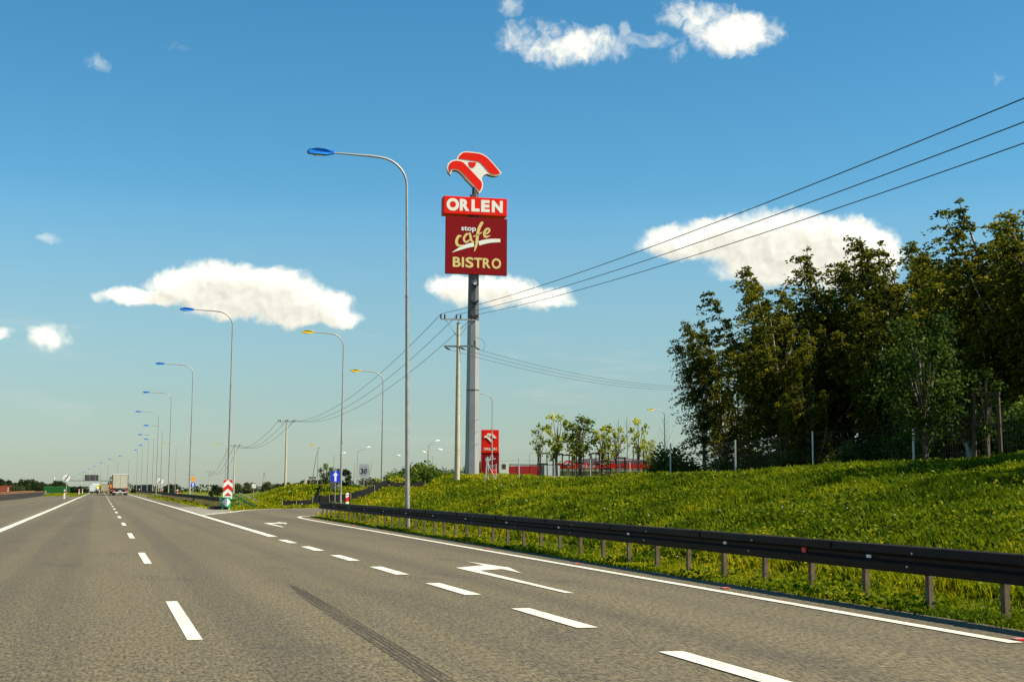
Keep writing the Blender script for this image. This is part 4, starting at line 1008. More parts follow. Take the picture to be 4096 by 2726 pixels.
def skin_body(name, verts, edges, radii, m, parent, sub=2):
    me = bpy.data.meshes.new(name); me.from_pydata(verts, edges, []); o = bpy.data.objects.new(name, me); COL.objects.link(o)
    o.modifiers.new('s', 'SKIN'); 
    for i, v in enumerate(me.skin_vertices[0].data): v.radius = radii[i]; v.use_root = (i == 0)
    sb = o.modifiers.new('u', 'SUBSURF'); sb.levels = sub; sb.render_levels = sub
    dg = bpy.context.evaluated_depsgraph_get(); nm = bpy.data.meshes.new_from_object(o.evaluated_get(dg)); bpy.data.objects.remove(o); nm.name = name
    nm.materials.clear(); nm.materials.append(MATS[m]); nm.polygons.foreach_set('use_smooth', [True]*len(nm.polygons)); return place(nm, name, parent)
mc = thing('motorcycle', 'dark motorcycle with white panniers ridden in the left lane', 'motorcycle', (-.75, 300, .0))
for y_, r_ in ((0, .31), (1.45, .31)):
    w_ = MB().tube([(-.08, y_, r_), (-.05, y_, r_), (.05, y_, r_), (.08, y_, r_)], [r_*.88, r_, r_, r_*.88], 18).build('wheel', 'rubber', mc, smooth=True)
MB().box((0, .75, .62), (.30, 1.0, .34)).box((0, .2, .82), (.28, .75, .14)).build('frame', 'biker_black', mc, bevel=.05)
MB().box((0, 1.15, 1.0), (.42, .25, .5)).build('fairing', 'biker_black', mc, bevel=.06)
MB().tube([(-.4, .95, 1.12), (0, 1.1, 1.08), (.4, .95, 1.12)], .02, 6).build('handlebar', 'galv', mc)
for s_ in (-1, 1): MB().box((s_*.34, .05, .68), (.22, .5, .36)).build('pannier', 'grey_white', mc, bevel=.04)
MB().box((0, -.15, 1.05), (.42, .36, .30)).build('top_case', 'grey_white', mc, bevel=.04)
MB().box((0, -.28, .80), (.2, .05, .1)).build('tail_light', 'tail_light', mc)
pr = thing('person', 'motorcyclist in yellow jacket and dark trousers leaning forward on the motorcycle', 'person', (-.75, 300, .0))
skin_body('body', [(0, .32, .92), (0, .42, 1.15), (0, .52, 1.36), (0, .57, 1.50), (-.16, .32, .90), (-.24, .72, .80), (-.26, .55, .45), (-.26, .66, .36), (.16, .32, .90), (.24, .72, .80), (.26, .55, .45), (.26, .66, .36), (-.21, .52, 1.40), (-.36, .68, 1.20), (-.38, .92, 1.12), (.21, .52, 1.40), (.36, .68, 1.20), (.38, .92, 1.12)],
          [(0, 1), (1, 2), (2, 3), (0, 4), (4, 5), (5, 6), (6, 7), (0, 8), (8, 9), (9, 10), (10, 11), (2, 12), (12, 13), (13, 14), (2, 15), (15, 16), (16, 17)],
          [(.17, .14), (.17, .13), (.19, .13), (.07, .07), (.11, .11), (.085, .085), (.06, .06), (.05, .05), (.11, .11), (.085, .085), (.06, .06), (.05, .05), (.085, .085), (.06, .06), (.045, .045), (.085, .085), (.06, .06), (.045, .045)], 'biker_black', pr)
skin_body('jacket', [(0, .36, 1.0), (0, .42, 1.15), (0, .52, 1.38), (-.21, .52, 1.40), (-.36, .68, 1.20), (-.37, .85, 1.14), (.21, .52, 1.40), (.36, .68, 1.20), (.37, .85, 1.14)], [(0, 1), (1, 2), (2, 3), (3, 4), (4, 5), (2, 6), (6, 7), (7, 8)],
          [(.195, .165), (.20, .16), (.22, .16), (.105, .105), (.08, .08), (.06, .06), (.105, .105), (.08, .08), (.06, .06)], 'hivis', pr)
hm = MB(); pts = [(z_, r_) for z_, r_ in ((1.46, .09), (1.52, .13), (1.60, .15), (1.68, .14), (1.75, .09), (1.78, .02))]
hm.tube([(0, .60, z_) for z_, _ in pts], [r_ for _, r_ in pts], 14).build('helmet', 'hivis', pr, smooth=True)

# ------------------------------------------------------------------ petrol station
stn = thing('petrol_station', 'petrol station canopy with long red ORLEN fascia and grey vaulted roof', 'building', (87, 224, 0.4), R(-21))
zz = lambda z: z-.4
fx0, fx1 = -11.6, 13.4
fas = MB().box(((fx0+fx1)/2+.7, 0, zz(5.62)), (fx1-fx0-1.4, .5, .92)).build('fascia', 'red_sign', stn)
MB().prism([(fx0-.9, 5.16), (fx0+1.6, 5.16), (fx0-.1, 6.08), (fx0-.9, 6.08)], -.26, .24, lambda a, b_, h: (a, h, zz(b_))).build('white_end', 'grey_white', stn)
MB().prism([(fx0+.2, 5.16), (fx0+.75, 5.16), (fx0-.5, 6.08), (fx0-.9, 6.08)], -.28, -.262, lambda a, b_, h: (a, h, zz(b_))).build('grey_stripe', 'dark_grey', stn)
for ch, x in zip('ORLEN', (-5.6, -4.95, -4.35, -3.8, -3.15)): text_obj(ch, .52, .56, 'letter', 'white', fas, (x, -.26, zz(5.6)), bold=.03)
eg = MB().prism(ring(-7.9, 5.75, .85, .85, 0, math.pi, 12)+[(-8.75, 5.3), (-7.05, 5.3)], -.30, -.255, lambda a, b_, h: (a, h, zz(b_))).build('badge', 'red_sign', stn)
eagle(eg, .0022, (-7.9, zz(5.85)), red='white', plate=False, yf=-.30)
MB().box((0.8, 5.2, zz(5.08)), (24.6, 10, .14)).build('canopy_soffit', 'grey_white', stn)
vault = [(-8.5, 6.05)]+[(-8.5+19*t, 6.05+1.05*math.sin(math.pi*min(1, t*.9+.1))**.7) for t in np.linspace(.04, .96, 14)]+[(10.5, 6.05)]
MB().prism(vault, 1.0, 9.0, lambda a, b_, h: (a, h, zz(b_))).build('vaulted_roof', 'roof_grey', stn, smooth=True)
MB().box((3.2, .8, zz(6.75)), (12, .3, .16)).build('roof_edge', 'grey_white', stn)
for x in (-8, 0, 8): MB().box((x, 5, zz(2.7)), (.5, .5, 5.2)).build('column', 'grey_white', stn)
MB().box((1, 14, zz(2.6)), (22, 8, 4.6)).build('shop', 'grey_white', stn)
for x in (-7, -3, 1, 5, 9): MB().box((x, 9.97, zz(2.0)), (3.2, .06, 2.4)).build('shop_window', 'glass_dark', stn)
bd = thing('service_building', 'low building with dark red wall panels and pale grey end beside the canopy', 'building', (61, 191, .8), R(-15))
for i, (x, w, m) in enumerate([(-3.0, 1.9, 'red_dark'), (-1.05, 1.9, 'red_dark'), (.75, 1.6, 'red_dark'), (1.85, .6, 'dark_grey'), (3.3, 2.3, 'grey_white')]): MB().box((x, 0, 2.0+.04*i), (w-.03, 3, 4.0)).build('wall_panel', m, bd)
MB().box((.4, .3, 4.25), (8.4, 3.6, .10)).build('roof', 'roof_grey', bd)
ac = thing('utility_cabinet', 'white utility cabinet with brown grille beside the price totem', 'cabinet', (48.9, 163.5, .9), R(-15))
MB().box((0, 0, 1.9), (1.05, .8, 3.8)).build('housing', 'cream', ac); MB().box((-.08, -.41, 3.35), (.5, .02, .62)).build('grille', 'wood_dark', ac)
sh = thing('service_building', 'low grey flat roofed shed with red corner behind the concrete pole', 'building', (47.8, 184, .6), R(-14))
MB().box((0, 0, 1.42), (3.0, 2.5, 2.9)).build('wall', 'roof_grey', sh); MB().box((0, 0, 2.93), (3.2, 2.7, .12)).build('roof', 'grey_white', sh); MB().box((-1.35, -1.28, 2.5), (.35, .06, .7)).build('red_panel', 'red_dark', sh)

# ------------------------------------------------------------------ wire fence on the hilltop
def fence(label, pts, h, wires=6, brace=False):
    p0 = pts[0]; z0 = gz1(*p0); root = thing('wire_fence', label, 'fence', (p0[0], p0[1], z0), 0, 'wire mesh fences round the service area')
    P = [Vector((x-p0[0], y-p0[1], gz1(x, y)-z0)) for x, y in pts]
    me = MB().tube([(0, 0, -.3), (0, 0, h)], .045, 8).mesh('post', 'galv_bright', True)
    for p in P: place(me, 'post', root, p)
    for k_ in range(wires):
        zz_ = h*(.12+.84*k_/(wires-1)); m = MB()
        for a, b in zip(P[:-1], P[1:]):
            pp = []
            for i in range(7):
                t = i/6; q = a.lerp(b, t); pp.append((q.x, q.y, q.z+zz_-.10*4*t*(1-t)*(.3+.7*k_/(wires-1))))
            m.tube(pp, .004, 4, caps=False)
        m.build('strand', 'wire', root)
    m = MB()
    for a, b in zip(P[:-1], P[1:]):
        n = int((b-a).length/.16)
        for i in range(1, n):
            q = a.lerp(b, i/n); m.add([(q.x-.0015, q.y, q.z+h*.1), (q.x+.0015, q.y, q.z+h*.1), (q.x+.0015, q.y, q.z+h*.95), (q.x-.0015, q.y, q.z+h*.95)], [(0, 1, 2, 3)])
    o = m.build('mesh_wires', 'wire', root); o['kind'] = 'stuff'
    return root
fence('wire mesh fence on steel posts along the hilltop below the birch grove', [(29.6, 74.8), (30.3, 69.0), (31.2, 62.8), (31.6, 55.6), (31.6, 47.5), (31.8, 39), (32, 31)], 2.15)
f2 = fence('wire mesh fence in front of the young staked trees and canopy', [(28.6, 100.0), (31.0, 99.7), (33.6, 98.9), (36.2, 97.8), (39.0, 96.6), (42, 95.6)], 2.25)
z0 = gz1(28.6, 100)
MB().tube([(-.32, -.1, -.2), (-.12, -.1, 2.45)], .05, 8).tube([(-.12, -.12, 1.95), (.9, -.15, .1)], .03, 8).tube([(.62, 0, -.1), (.62, 0, 1.9)], .045, 8).build('brace_post', 'galv_bright', f2)

# ------------------------------------------------------------------ trees
def rot_dir(az, up): return np.array([math.cos(az)*math.cos(up), math.sin(az)*math.cos(up), math.sin(up)])
def birch_meshes(seed, H=13., wind=1., leaders=9, low=.10, spread=.13, per=44):
    """several ascending stems ending in pointed, wind-bent sprays of hanging twigs"""
    rg = np.random.default_rng(seed); mb = MB(); pts = []; tin = []
    def trunk(t): return np.array([-wind*1.1*t**2.6+.22*math.sin(2.5*t+seed), .16*math.sin(4*t+seed*2), H*t])
    ts = np.linspace(0, 1, 12); paths = [(np.array([trunk(t) for t in ts]), 1.0)]
    mb.tube(paths[0][0], [.135*(1-t)**.8+.012 for t in ts], 8)
    for i in range(leaders):
        t0 = low+.58*(i+rg.random())/leaders; b = trunk(t0); az = i*2.4+rg.normal()*.5; top = H*(.58+.36*rg.random()+.10*t0)
        L = max(top-b[2], 1.6); out = H*spread*(.7+.75*rg.random())*(1-.45*t0); n = 8; p = []
        for k_ in range(n+1):
            u = k_/n; r_ = out*(1-(1-u)**1.9); p.append(b+np.array([math.cos(az)*r_-wind*.85*u**2.5*L/8, math.sin(az)*r_, L*u]))
        p = np.array(p); paths.append((p, .7)); mb.tube(p, [.05*(1-k_/(n+1.))+.008 for k_ in range(n+1)], 5, caps=False)
    for p, wgt in paths:
        n = len(p)-1; L = np.linalg.norm(p[-1]-p[0]); ntw = int(L*7.5*(.8 if wgt == 1 else 1)); br = .34+.10*rg.normal()
        for k_ in range(ntw):
            u0 = (.20 if wgt == 1 else .10)+(.80 if wgt == 1 else .9)*rg.random(); u = min(u0, .999)*n; i0 = int(u); q0 = p[i0]*(1-u+i0)+p[i0+1]*(u-i0)
            L2 = (.38+1.25*(1-u0)**.6*(.6+.6*rg.random())); az = rg.random()*6.283; m = max(4, int(per*(.35+.65*L2)*(.6+.7*rg.random())))
            s_ = rg.random(m)**.8; o = np.array([math.cos(az)-.45*wind, math.sin(az), .75 if u0 < .9 else 1.1]); o /= np.linalg.norm(o)
            q = q0+o*(s_*L2)[:, None]; q[:, 2] -= s_**2.2*L2*.85; q[:, 0] -= s_**2*L2*.35*wind; q += rg.normal(size=(m, 3))*.065
            pts.append(q); tin.append(np.clip(br+.10*rg.normal()+.14*rg.normal(size=m)+.22*(rg.random(m) < .15), 0, 1))
    P = np.concatenate(pts); T = np.concatenate(tin); keep = P[:, 2] > 1.1+.8*rg.random(len(P)); P, T = P[keep], T[keep]
    return mb.mesh('trunk', 'birch_bark', True), leaves_mesh('crown', P, .072+.05*rg.random(len(P)), 'birch_leaf', T, 1.6, .6, rg)
def lobe_tree(seed, H, W, trunk_h, leaves, size, m, trunk_m='trunk_far', lobes=9, dens=.5):
    rg = np.random.default_rng(seed); mb = MB(); tr = max(.04, W*.03)
    mb.tube([(0, 0, -.2), (.03*W, 0, trunk_h), (0, 0, H*.75)], [tr*1.4, tr, tr*.3], 7)
    pts = []; tin = []
    for i in range(lobes):
        a = i*2.4+rg.random(); f = i/max(1, lobes-1); z = trunk_h+(H-trunk_h)*(.18+.66*f); rr = W*.5*(.62*math.sin(math.pi*(.18+.72*(1-f)))+.1)*(.7+.5*rg.random())
        c = np.array([rr*math.cos(a), rr*math.sin(a), z+rg.normal()*.03*H])
        mb.tube([(0, 0, trunk_h*.8+f*.3*(H-trunk_h)), tuple(c*np.array([.6, .6, 1])-np.array([0, 0, .06*H])), tuple(c)], [tr*.6, tr*.35, tr*.12], 5, caps=False)
        R0 = W*(.24+.10*rg.random())*(1-.25*f)
        n = leaves//lobes; v = rg.normal(size=(n, 3)); v /= np.linalg.norm(v, axis=1)[:, None]
        rad = R0*(rg.random(n)**dens)*(1+.28*np.sin(5*v[:, 0]+i)*np.cos(4*v[:, 1]+2*i)); q = c+v*rad[:, None]*np.array([1, 1, .82])
        pts.append(q); tin.append(np.clip(.40+.14*rg.normal()+.16*rg.normal(size=n), 0, 1))
    P = np.concatenate(pts); P[:, 2] = np.maximum(P[:, 2], .05); T = np.concatenate(tin)
    return mb.mesh('trunk', trunk_m, True), leaves_mesh('crown', P, size*(.7+.6*rg.random(len(P))), m, T, 1.5, 0, rg)
def plant(name, label, cat, meshes, x, y, z=None, rz=0., scale=1., group=None):
    z = gz1(x, y) if z is None else z
    r = thing(name, label, cat, (x, y, z-.05), rz, group, scale); place(meshes[0], 'trunk', r); place(meshes[1], 'crown', r); return r
BIR = [birch_meshes(s, 13., w, nl, low, sp) for s, w, nl, low, sp in ((1, 1.0, 13, .07, .15), (2, 1.2, 11, .09, .12), (3, .9, 14, .07, .16), (4, 1.5, 5, .13, .09), (5, 1.0, 12, .09, .14), (6, 1.3, 6, .16, .08))]
GBI = 'birch trees of the grove on the hilltop'
birches = [(35.6, 75.4, 10.8, 3, 'slender wind bent birch at the left edge of the grove'), (37.6, 77.4, 11.6, 5, 'thin leaning birch second from the open edge of the grove'),
  (37.9, 71.0, 12.9, 0, 'broad full birch with the first tall crown of the grove'), (36.4, 66.7, 9.4, 2, 'stocky low birch in front of the first tall crown, trunk close to a fence post'), (42.0, 70.7, 14.0, 1, 'tall dark birch with narrow swept top in the grove'),
  (43.8, 72.2, 11.6, 4, 'second dark birch behind the tall narrow swept one'), (44.0, 67.2, 14.2, 3, 'tall birch with feathery top between two other tall crowns of the grove'), (40.6, 62.0, 10.2, 2, 'short bushy birch standing in front of the middle of the grove'), (48.3, 69.0, 14.6, 0, 'high birch at the back of the middle of the grove'), (41.0, 56.9, 10.6, 4, 'middle sized birch behind the leafy tree of the guard frame'), (40.4, 52.8, 12.9, 1, 'tallest birch rising above the wooden tree guard frame'),
  (38.6, 48.4, 10.7, 0, 'birch just behind and beside the tallest one'), (38.5, 45.4, 11, 2, 'birch closest to the road end of the grove'), (40.4, 80.4, 8.6, 2, None), (44.6, 78.3, 9.9, 4, None), (49.5, 77.8, 10.0, 5, None), (52.5, 73.5, 10.9, 1, None), (46.5, 60, 11.4, 5, None), (45.2, 53.5, 12.2, 2, None), (44, 47.5, 12.4, 4, None), (50, 62.5, 12.4, 0, None), (38.2, 59.0, 7.6, 4, None), (36.8, 51.0, 7.2, 2, None), (39.6, 66.4, 8.4, 5, None), (39.6, 73.5, 10.2, 5, None), (43.0, 64.5, 11.8, 2, None), (46.0, 66.0, 12.4, 4, None), (46.4, 71.5, 13.0, 2, None), (42.5, 60.0, 12.0, 0, None), (43.2, 55.2, 12.4, 5, None), (35.4, 62.4, 5.4, 2, None), (38.9, 69.0, 7.0, 4, None),
  (27.5, 28.0, 9.5, 0, 'birch beside the road end of the grove throwing its shadow on the slope'), (25.5, 23.0, 10.0, 2, 'last birch of the grove throwing a long shadow on the slope'), (24.5, 16.5, 9.5, 4, 'birch standing apart beside the last power pole'), (35.5, 38.0, 9.0, 5, None), (52, 66, 10, 2, None), (55, 71, 10, 0, None), (50, 57, 10.5, 4, None), (48.5, 51, 11, 2, None), (54, 78, 10, 4, None), (47, 81, 8, 2, None)]
for i, (x, y, h, k_, lab) in enumerate(birches):
    plant('birch_tree', lab or 'dark leafy birch standing inside the dense grove', 'tree', BIR[k_], x, y, None, random.uniform(-.35, .35), (h/13.*(1.42 if i > 1 else 1.08), h/13.*(1.42 if i > 1 else 1.08), h/13.), GBI)
SHR = [lobe_tree(20+i, 2.4, 3.0, .3, 3600, .11, 'bush_leaf', 'twig', 10) for i in range(3)]
for i, (x, y, s_, lab) in enumerate([(33.6, 76.0, 1.15, 'dark rounded shrub at the foot of the grove by the fence post'), (35.2, 77.5, .95, 'smaller dark shrub tucked under the first birch'), (33.9, 70.5, .55, None), (35.0, 64.0, .6, None), (35.6, 58.0, .7, None), (36.0, 54.0, .8, None), (36.4, 46.5, 1.0, None), (34.4, 42.5, 1.1, None), (38.5, 73.8, .9, None), (41.5, 66.2, .9, None), (43.0, 58.5, 1.0, None), (36.9, 68.9, .6, None), (45, 75, 1.1, None), (47.5, 71.5, 1.1, None), (48, 65, 1.2, None), (46, 57, 1.2, None), (43, 51, 1.2, None), (50.5, 69, 1.6, None), (52, 75, 1.6, None), (49.5, 60, 1.6, None), (48, 54.5, 1.6, None), (46.5, 79.5, 1.5, None), (42.2, 78.8, 1.3, None), (47, 49, 1.5, None), (40.0, 48.8, 1.2, None), (39.8, 75.4, 1.1, None)]):
    plant('shrub', lab or 'low green shrub in the undergrowth beneath the birches', 'shrub', SHR[i % 3], x, y, None, i*1.3, s_*1.1, 'undergrowth shrubs of the grove')
# sapling next to the wooden guard frame
YT = [lobe_tree(40+i, 5.2, 2.1, 1.5, 480, .16, 'young_leaf', 'twig', 12, .9) for i in range(4)]
YD = lobe_tree(50, 5.0, 2.5, 1.4, 1150, .15, 'willow_leaf', 'twig', 13, .8)
GYT = 'young staked trees in front of the station'
yt = [(38.87, 118.8, 5.2, 0, .62), (40.48, 118.3, 6.3, 1, .95), (42.51, 117.6, 6.1, 9, 1.1), (44.41, 116.9, 5.5, 2, .95), (45.6, 116.4, 5.2, 3, .95), (47.59, 115.6, 5.8, 1, .75), (48.6, 115.2, 4.0, 2, .6), (41.5, 122, 4.3, 3, 1.0), (43.4, 121.5, 4.4, 0, 1.0), (49.6, 118.5, 3.8, 0, .8), (46.4, 121, 3.6, 1, .8)]
ylab = {0: 'smallest bright young tree, first of the staked row by the fence', 1: 'tallest bright yellow green young tree of the staked row', 2: 'darkest and densest young tree of the staked row', 5: 'bright young tree in a tall stake frame near the last lamp'}
for i, (x, y, h, k_, ws) in enumerate(yt):
    m = YD if k_ == 9 else YT[k_]
    plant('young_tree', ylab.get(i, 'bright yellow green young tree among the staked row'), 'tree', m, x, y, None, i*1.7, (h/5.2*ws/.95, h/5.2*ws/.95, h/5.2), GYT)
def bare_tree(label, x, y, h):
    m = MB(); m.tube([(0, 0, -.1), (.05, 0, h*.5), (0, 0, h)], [.04, .028, .008], 5); rg = random.Random(int(x*10))
    for i in range(16):
        z = h*(.3+.62*i/16); a = i*2.4; l = h*.16*(1.1-i/18); m.tube([(0.03, 0, z), (l*.6*math.cos(a), l*.6*math.sin(a), z+l*.9), (l*math.cos(a), l*math.sin(a), z+l*1.9)], [.014, .010, .005], 4, caps=False)
    r = thing('young_tree', label, 'tree', (x, y, gz1(x, y)-.05), 0, 'bare young trees'); m.build('trunk', 'twig', r)
bare_tree('leafless thin young tree between the staked saplings', 45.5, 113.4, 5.6); bare_tree('leafless thin young tree between the staked saplings', 49.0, 112.9, 5.9); bare_tree('leafless thin young tree between the staked saplings', 44.9, 114.0, 5.4)
def stakes(label, x, y, h=2.2, w=.55, tilt=0., group='wooden stake frames of the saplings', n=3, r=.04, rz=.3):
    s = thing('tree_stakes', label, 'tree stakes', (x, y, gz1(x, y)-.1), rz, group)
    P = [(-w, -w*.6), (w, -w*.6), (0, w*.7)] if n == 3 else [(-w, 0), (w, 0)]
    for px, py in P: MB().tube([(px*1.12, py*1.12, 0), (px, py, h)], r, 6).build('stake', 'wood_dark', s)
    for a, b in zip(P, P[1:]+P[:1]) if n == 3 else [(P[0], P[1])]:
        for q in ((h-.06, .98),) if n == 2 else ((h-.06, 1.0), (h*.55, 1.05)):
            d = Vector((b[0]-a[0], b[1]-a[1])); MB().box(((a[0]+b[0])/2*q[1], (a[1]+b[1])/2*q[1], q[0]), (d.length+.22, .05, .11), rz=math.atan2(d.y, d.x)).build('crossbar', 'wood_dark', s)
for i, (x, y, h) in enumerate([(39.1, 118.7, 2.3), (40.35, 118.2, 2.35), (41.1, 117.3, 2.2), (42.4, 117.4, 2.45), (43.4, 116.6, 2.35), (44.1, 116.3, 2.4), (45.0, 117.3, 1.8), (46.2, 116.2, 2.0), (47.55, 115.5, 2.9), (48.3, 115.0, 1.6), (49.0, 114.4, 2.25), (49.7, 114.8, 2.0), (50.6, 114.6, 1.85)]):
    stakes({0: 'dark wooden stake frame round the smallest sapling, first of the row by the fence', 8: 'tallest dark wooden stake frame of the sapling row, with crossbars at two heights'}.get(i, 'dark wooden stake frame round a sapling in front of the station'), x, y, h, .42+.08*(i % 3), rz=i*.5, r=.05)
gx, gy = 27.45, 37.1
stakes('tall dark wooden tree guard frame standing in front of the birches', gx, gy, 2.35, .36, n=3, rz=R(-38), group='wooden tree guard frame', r=.07)
NB = lobe_tree(60, 6.0, 3.4, .5, 5200, .10, 'shade_leaf', 'twig', 16, .75)
plant('young_tree', 'leafy green tree growing beside the wooden tree guard frame', 'tree', NB, 25.9, 38.3, None, .6, .92, 'leafy trees near the guard frame')
plant('young_tree', 'leafy sapling growing up inside the wooden tree guard frame', 'tree', lobe_tree(61, 4.0, 1.4, .6, 900, .09, 'shade_leaf', 'twig', 10, .8), 27.45, 37.1, None, 1., .85, 'leafy trees near the guard frame')
# leaning sapling stakes on the mound
def whip(label, x, y, h, lean):
    m = MB(); m.tube([(0, 0, 0), (lean*.25, 0, h*.4), (lean*.7, 0, h*.8), (lean, 0, h)], [.03, .025, .018, .01], 5); r = thing('bare_sapling', label, 'sapling', (x, y, gz1(x, y)-.05), 0, 'leaning bare saplings'); m.build('trunk', 'twig', r)
whip('thin leaning bare sapling in front of the short armed yellow lamp', 16.9, 113.0, 3.5, .55); whip('thin leaning bare sapling beside the second ramp lamp post', 23.4, 122.5, 2.6, .5); whip('short upright bare stick in the dark slim shrub', 26.6, 147, 3.0, .1)
stakes('small dark stake frame round the leaning bare sapling on the mound', 16.9, 113.0, .95, .22, rz=.2, r=.03, group='small stake frames on the bank'); stakes('small dark stake frame round the leaning bare sapling behind the 30 sign', 23.4, 122.5, 1.0, .25, rz=.6, r=.03, group='small stake frames on the bank')
# shrubs along the ramp
LS = lobe_tree(70, 3.0, 1.9, .2, 1800, .09, 'willow_leaf', 'twig', 13, .85)
plant('shrub', 'tall willowy shrub beside the blue one way sign', 'shrub', LS, 18.3, 114.0, None, 0, (.78, .78, .74), 'willowy shrubs by the ramp'); plant('shrub', 'lower willowy shrub right behind the blue one way sign', 'shrub', LS, 19.35, 116.4, None, 1.9, (.75, .75, .62), 'willowy shrubs by the ramp')
plant('shrub', 'slim dark upright shrub behind the yellow headed lamp at the bend', 'shrub', lobe_tree(71, 3.4, 1.5, .2, 1800, .12, 'far_leaf', 'twig', 12, .6), 25.9, 147.7, .4, 0, 1., 'slim dark shrub')
BG = [lobe_tree(80+i, 4.0, 5.0, .4, 4200, .20, 'bush_leaf', 'twig', 13, .55) for i in range(3)]
for i, (x, y, s_, lab) in enumerate([(30.6, 146.6, .62, 'lowest of the big dark bushes beside the near ramp lamp'), (33.0, 151.4, .78, 'dark bush between the lamp posts left of the hill'), (35.4, 156.0, .92, 'large dark bush right behind the tall near lamp post'), (37.7, 160.6, 1.0, 'tallest dark bush reaching the white headed lamps'), (39.4, 160.4, .85, 'dark bush below the pair of white headed lamps')]):
    plant('shrub', lab, 'shrub', BG[i % 3], x, y, .35, i*1.1, s_, 'big dark bushes beyond the ramp')
plant('shrub', 'bright yellow green bush in front of the big dark bushes', 'shrub', lobe_tree(90, 2.0, 3.0, .1, 1700, .18, 'young_leaf', 'twig', 9, .6), 27.6, 132.1, .55, 0, (1, 1, 1), 'bright bush beyond the ramp')
plant('shrub', 'pale green low bush beside the second ramp lamp', 'shrub', lobe_tree(91, 1.5, 2.4, .1, 1300, .14, 'far_pale_leaf', 'twig', 8, .6), 24.7, 127.6, .8, 0, (1, 1, 1), 'pale bush beyond the ramp')
plant('shrub', 'grey leaved sparse shrub beside the hill shoulder', 'shrub', lobe_tree(92, 3.4, 4.2, .3, 1500, .19, 'grey_leaf', 'twig', 12, .8), 41.4, 165.0, .6, 0, (1, 1, 1), 'grey shrub beyond the ramp')
for x, y, s_ in ((39, 216.5, .5), (36.6, 196.6, .4), (55, 190, .6)): plant('shrub', 'small dark round bush beyond the ramp lamps', 'shrub', BG[1], x, y, .2, x, s_, 'small bushes beyond the ramp')
plant('shrub', 'green tree crown showing behind the low red building', 'shrub', BG[0], 66, 240, .8, 0, 1.35, 'tree behind the service building')
# far trees
FT = [lobe_tree(100+i, 8, 7, 1.2, 2600, .42, 'far_leaf', 'trunk_far', 12, .5) for i in range(3)]; FP = lobe_tree(110, 8, 7.5, 1., 2600, .40, 'far_pale_leaf', 'trunk_far', 12, .5)
rt = [(19.4, 419, 3.4, 0, 0), (21.3, 429, 3.8, 1, 0), (33.9, 418, 3.3, 2, 0), (29, 379, 1.7, 0, 0), (35.6, 378, 3.4, 3, 0), (41, 418, 2.2, 1, 0), (34, 328, 3.3, 3, 1), (38.5, 327.7, 3.4, 3, 2), (44.2, 357, 2.8, 2, 0)]
for i, (x, y, h, k_, lb) in enumerate(rt):
    m = FP if k_ == 3 else FT[k_]; lab = {0: 'dark far tree on the fields beyond the gore guardrail', 1: 'pale round far tree beside the small white end sign', 2: 'pale round far tree in front of the lattice pylon'}[lb]
    plant('far_tree', lab, 'tree', m, x, y, -1.0+float(crest(y)), i*1.3, h/8.*1.15, 'far trees on the fields')
for i in range(16):
    t = i/15; x, y = 38.5+6*t+random.uniform(-1, 1), 312-32*t+random.uniform(-6, 6)
    plant('far_tree', 'dense green far tree of the wooded rise behind the lone power pole', 'tree', FT[i % 3], x, y, -.3, i*.9, (2.1+1.0*t+random.uniform(-.2, .3))/8*1.2, 'trees of the wooded rise')
lt = [(-41.5, 598, 7.0, 0), (-38.5, 598, 6.6, 1), (-36.0, 606, 5.4, 2), (-34.3, 619, 5.6, 1), (-32.2, 620, 7.0, 0), (-30.6, 640, 6.9, 2), (-29.0, 640, 6.2, 1), (-27.6, 660, 6.0, 0), (-26.0, 672, 5.9, 2), (-24.4, 680, 5.4, 1), (-21.2, 700, 6.9, 0), (-19.4, 700, 6.2, 2), (-17.5, 690, 5.0, 1), (-10.7, 600, 4.0, 0), (-8.2, 600, 4.1, 2), (-12.8, 640, 4.2, 1), (-5.9, 560, 3.2, 0), (-44.5, 590, 6.8, 2), (-48, 600, 7.5, 1)]
for i, (x, y, h, k_) in enumerate(lt): plant('far_tree', 'dark far tree in the row behind the noise barriers on the left', 'tree', FT[k_], x, y, -2.2, i*1.1, h/8*1.05, 'dark tree row on the left')
for x, y, h in ((-24.3, 419, 2.2), (-23.2, 432, 1.9), (-26, 415, 1.8)): plant('far_tree', 'lighter green bush growing between the rusty and the green noise barrier', 'shrub', FP, x, y, -.4, x, h/8*1.1, 'light bushes between the barriers')
for x, y, h in ((22.4, 700, 5.0), (14.5, 640, 3.6)): plant('far_tree', 'small far tree beside the dark brown noise barrier', 'tree', FT[1], x, y, -2.2, x, h/8, 'small far trees on the right')
# far wood closing the horizon
def far_wood():
    rg = np.random.default_rng(3); P = []; 
    for a in np.arange(-60, 75, .22):
        rr = 1500+rg.normal()*90; x, y = rr*math.sin(R(a)), rr*math.cos(R(a)); n = 34; h = 5.5+2.5*math.sin(a*1.7)+2*rg.random()
        q = rg.normal(size=(n, 3))*np.array([3.2, 3.2, 1.]); q[:, 2] = rg.random(n)*h-3.0; P.append(q+np.array([x, y, 0]))
    P = np.concatenate(P); me = leaves_mesh('far_wood', P, 2.2, 'far_leaf', np.clip(.45+.2*rg.normal(size=len(P)), 0, 1), 1.2, 0, rg)
    tag(place(me, 'far_wood'), 'dark line of distant woods along the horizon', 'woods', kind='stuff')
far_wood()

